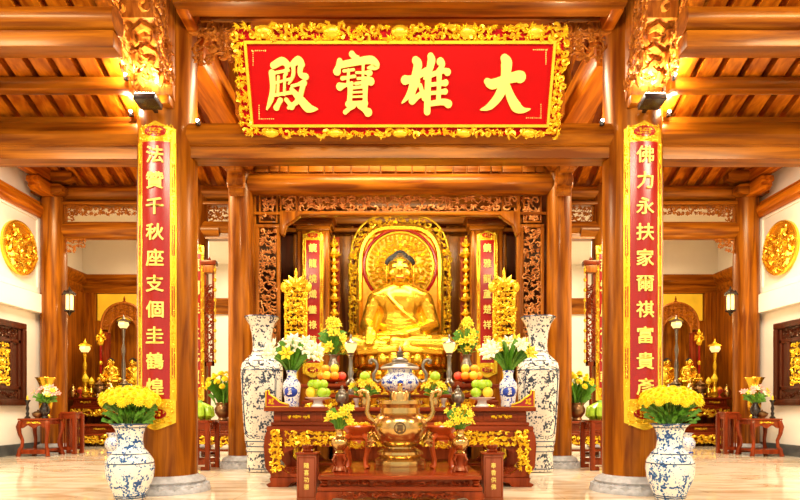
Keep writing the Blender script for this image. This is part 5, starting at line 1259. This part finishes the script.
    # row of offerings along the altar front
    row = [(72.5, 'green_bowl_fruit', 'jar', 'brass', .9), (80, 'red', 'cup', 'peach', .8), (85, 'vase', 'vase', 'gold', 1.0), (91, 'candle', 'vase', 'goldp', .85), (99, 'censer', 'censer', 'bronze', 1.2), (109, 'jar', 'jar', 'brass', 1.2), (119, 'cup', 'cup', 'gold', .9), (124, 'censer2', 'censer', 'pewter', 1.25), (131, 'jar', 'jar', 'white', .9), (136, 'vase', 'vase', 'gold', 1.1)]
    nmz = {'jar': ('lidded_jar', 'jar'), 'cup': ('offering_goblet', 'goblet'), 'vase': ('small_vase', 'vase'), 'censer': ('small_censer', 'censer')}
    cn = {'brass': 'brass', 'peach': 'red', 'gold': 'gilded', 'goldp': 'bright gilded', 'bronze': 'dark bronze', 'pewter': 'pewter', 'white': 'white'}
    for e, (px, _, kind, mt, sc_) in enumerate(row):
        D = DS_+.05; nm, ct = nmz[kind]
        t = thing(nm, '%s %s in the offering row of the side altar %s' % (cn[mt], nm.replace('_', ' '), q_), ct, (s*abs(X(px, D)), D-.0, ha), group='offering row '+SN[s])
        c_ = sc_
        if kind == 'jar': MB().lathe([(.05*c_, 0), (.06*c_, .02*c_), (.11*c_, .1*c_), (.12*c_, .18*c_), (.08*c_, .25*c_), (.06*c_, .28*c_)], 18).build('body', mt, t); MB().lathe([(.07*c_, .28*c_), (.05*c_, .32*c_), (.015*c_, .34*c_), (.02*c_, .37*c_), (.003, .4*c_)], 14).build('lid', mt, t)
        elif kind == 'cup': MB().lathe([(.06*c_, 0), (.06*c_, .02*c_), (.02*c_, .05*c_), (.02*c_, .12*c_), (.09*c_, .17*c_), (.12*c_, .27*c_), (.1*c_, .26*c_)], 18).build('bowl', mt, t); MB().lathe([(.1*c_, .25*c_), (.07*c_, .33*c_), (.01, .36*c_)], 12).build('offering', 'orange', t)
        elif kind == 'vase': MB().lathe([(.05*c_, 0), (.06*c_, .02*c_), (.04*c_, .06*c_), (.09*c_, .14*c_), (.08*c_, .22*c_), (.04*c_, .28*c_), (.04*c_, .36*c_), (.08*c_, .42*c_)], 18).build('body', mt, t); MB().lathe([(.06*c_, .41*c_), (.09*c_, .5*c_), (.05*c_, .58*c_), (.004, .64*c_)], 10).build('blossom', 'lilyy', t)
        else:
            MB().lathe([(.06*c_, .08*c_), (.12*c_, .12*c_), (.14*c_, .2*c_), (.10*c_, .26*c_), (.13*c_, .29*c_), (.12*c_, .3*c_)], 20).build('body', mt, t); MB().lathe([(.1*c_, .3*c_), (.05*c_, .34*c_), (.02*c_, .37*c_), (.004, .42*c_)], 16).build('lid', mt, t)
            for b_ in range(3): a = b_*2.1+.5; MB().tube([(.07*c_*math.cos(a), .07*c_*math.sin(a), .1*c_), (.1*c_*math.cos(a), .1*c_*math.sin(a), 0)], .02*c_, 6).build('foot', mt, t)
    # second tier on the side altar, with gilded jars showing above the row
    t = thing('side_altar_shelf', 'gilded shelf at the back of the side altar '+q_, 'shelf', (ax, DS_+.49, ha)); MB().box((-1.3, 0, .30), (1.3, .09, .34)).build('shelf_top', 'darkx', t)
    for e in range(4): MB().box((-1.25+e*.8, .02, 0), (-1.15+e*.8, .08, .30)).build('foot', 'dark', t)
    m = MB(); carve(m, flatmap('XZ', (0, .0, 0)), -1.25, 1.25, .02, .30, .14, 5, .2); m.build('gilt_front', 'gold', t)
    # porcelain drum stool glimpsed beside the front vase
    t = thing('porcelain_stool', 'little blue and white porcelain drum stool on the floor '+q_, 'stool', (s*abs(X(114, 12.9)), 12.9, 0))
    MB().lathe([(.14, 0), (.15, .03), (.13, .06), (.19, .16), (.2, .24), (.16, .32), (.12, .36), (.13, .42), (.17, .44), (.05, .45)], 24).build('body', 'porcs', t); MB().lathe([(.155, .015), (.157, .03), (.15, .04)], 24, caps=False).build('base_band', 'blueink', t)

    # aisle side: stand with green bananas, table with chrysanthemums, carved banner stand
    DG = 9.7; gx = s*abs(X(196.5, DG)); hg = Z(420, DG)
    slim_stand('fruit_stand', 'square rosewood stand holding green fruit behind the front column '+q_, (gx, DG, 0), .55, hg)
    rl = random.Random(8)
    t = thing('green_banana_hand', 'bunch of plump green bananas on the square stand '+q_, 'fruit', (gx+(-s)*.06, DG-.02, hg))
    for e in range(9):
        a = e*2*PI/9+.2; rr_ = .13; o = MB()
        o.tube([(rr_*math.cos(a)*.3, rr_*math.sin(a)*.3, .26), (rr_*math.cos(a)*1.25, rr_*math.sin(a)*1.25, .18), (rr_*math.cos(a)*1.35, rr_*math.sin(a)*1.35, .08), (rr_*math.cos(a)*1.0, rr_*math.sin(a)*1.0, .01)], [.03, .055, .055, .015], 8); o.build('banana', 'apple', t)
    MB().lathe([(.03, .24), (.05, .28), (.03, .32)], 8).build('crown', 'stem', t)
    DY = 11.9; yx = s*abs(X(214, DY)); hy = Z(421, DY)
    altar('aisle_side_table', 'rosewood aisle table with gilt carving behind the square stand '+q_, (yx, DY, 0), 1.5, .6, hy, 170, ends=False, cell=.1)
    pv = [(.10, 0), (.11, .02), (.09, .06), (.16, .16), (.17, .24), (.13, .31), (.15, .36)]
    vase('dark_pot', 'dark glazed pot of chrysanthemums on the aisle table '+q_, (s*abs(X(219, DY)), DY+.25, hy), pv, 'bronze', 22, .008)
    bouquet('chrysanthemum_bunch', 'round bunch of yellow chrysanthemums in the dark pot '+q_, (s*abs(X(219, DY)), DY+.25, hy+.36), dome(26, .33, .30, .32, 7, CH, .06, .0), .075, .12, -.1, 90, .3, 14, (-.05, .2), .18, BLADE)
    # carved hanging banner post with bead strings
    DH_ = 12.8; hx = s*abs(X(209, DH_)); zt_ = Z(261, DH_); zb_ = Z(366, DH_)
    t = thing('carved_banner_post', 'tall carved wooden banner post with gilded bead string '+q_, 'banner', (hx, DH_, 0))
    MB().lathe([(.18, 0), (.18, .05), (.06, .12), (.03, .2), (.03, zb_)], 16).build('foot', 'dark', t)
    MB().box((-.16, -.1, zt_-.10), (.16, .1, zt_)).build('cap_board', 'dark', t, bevel=.012); MB().box((-.12, -.08, zt_-.26), (.12, .08, zt_-.10)).build('cap_box', 'carve', t, bevel=.012)
    MB().lathe([(.02, zt_), (.035, zt_+.03), (.004, zt_+.09)], 8).build('finial', 'dark', t)
    m = MB(); carve(m, flatmap('XZ', (0, -.03, 0)), -.10, .10, zb_+.1, zt_-.5, .1, 7, .22); m.box((-.10, -.02, zb_), (-.06, .02, zt_-.26)); m.box((.06, -.02, zb_), (.10, .02, zt_-.26)); m.box((-.1, -.02, zb_), (.1, .02, zb_+.1)); m.build('carved_panel', 'dark', t)
    for e in (-1, 1):
        m = MB(); m.tube([(e*.14, -.06, zt_-.1), (e*.14, -.06, zb_+.05)], .008, 5)
        for z_ in range(10): m.ball((e*.14, -.06, zt_-.2-z_*(zt_-zb_-.3)/9.), (.03, .03, .045), 8, 6)
        m.build('bead_string', 'gold', t)
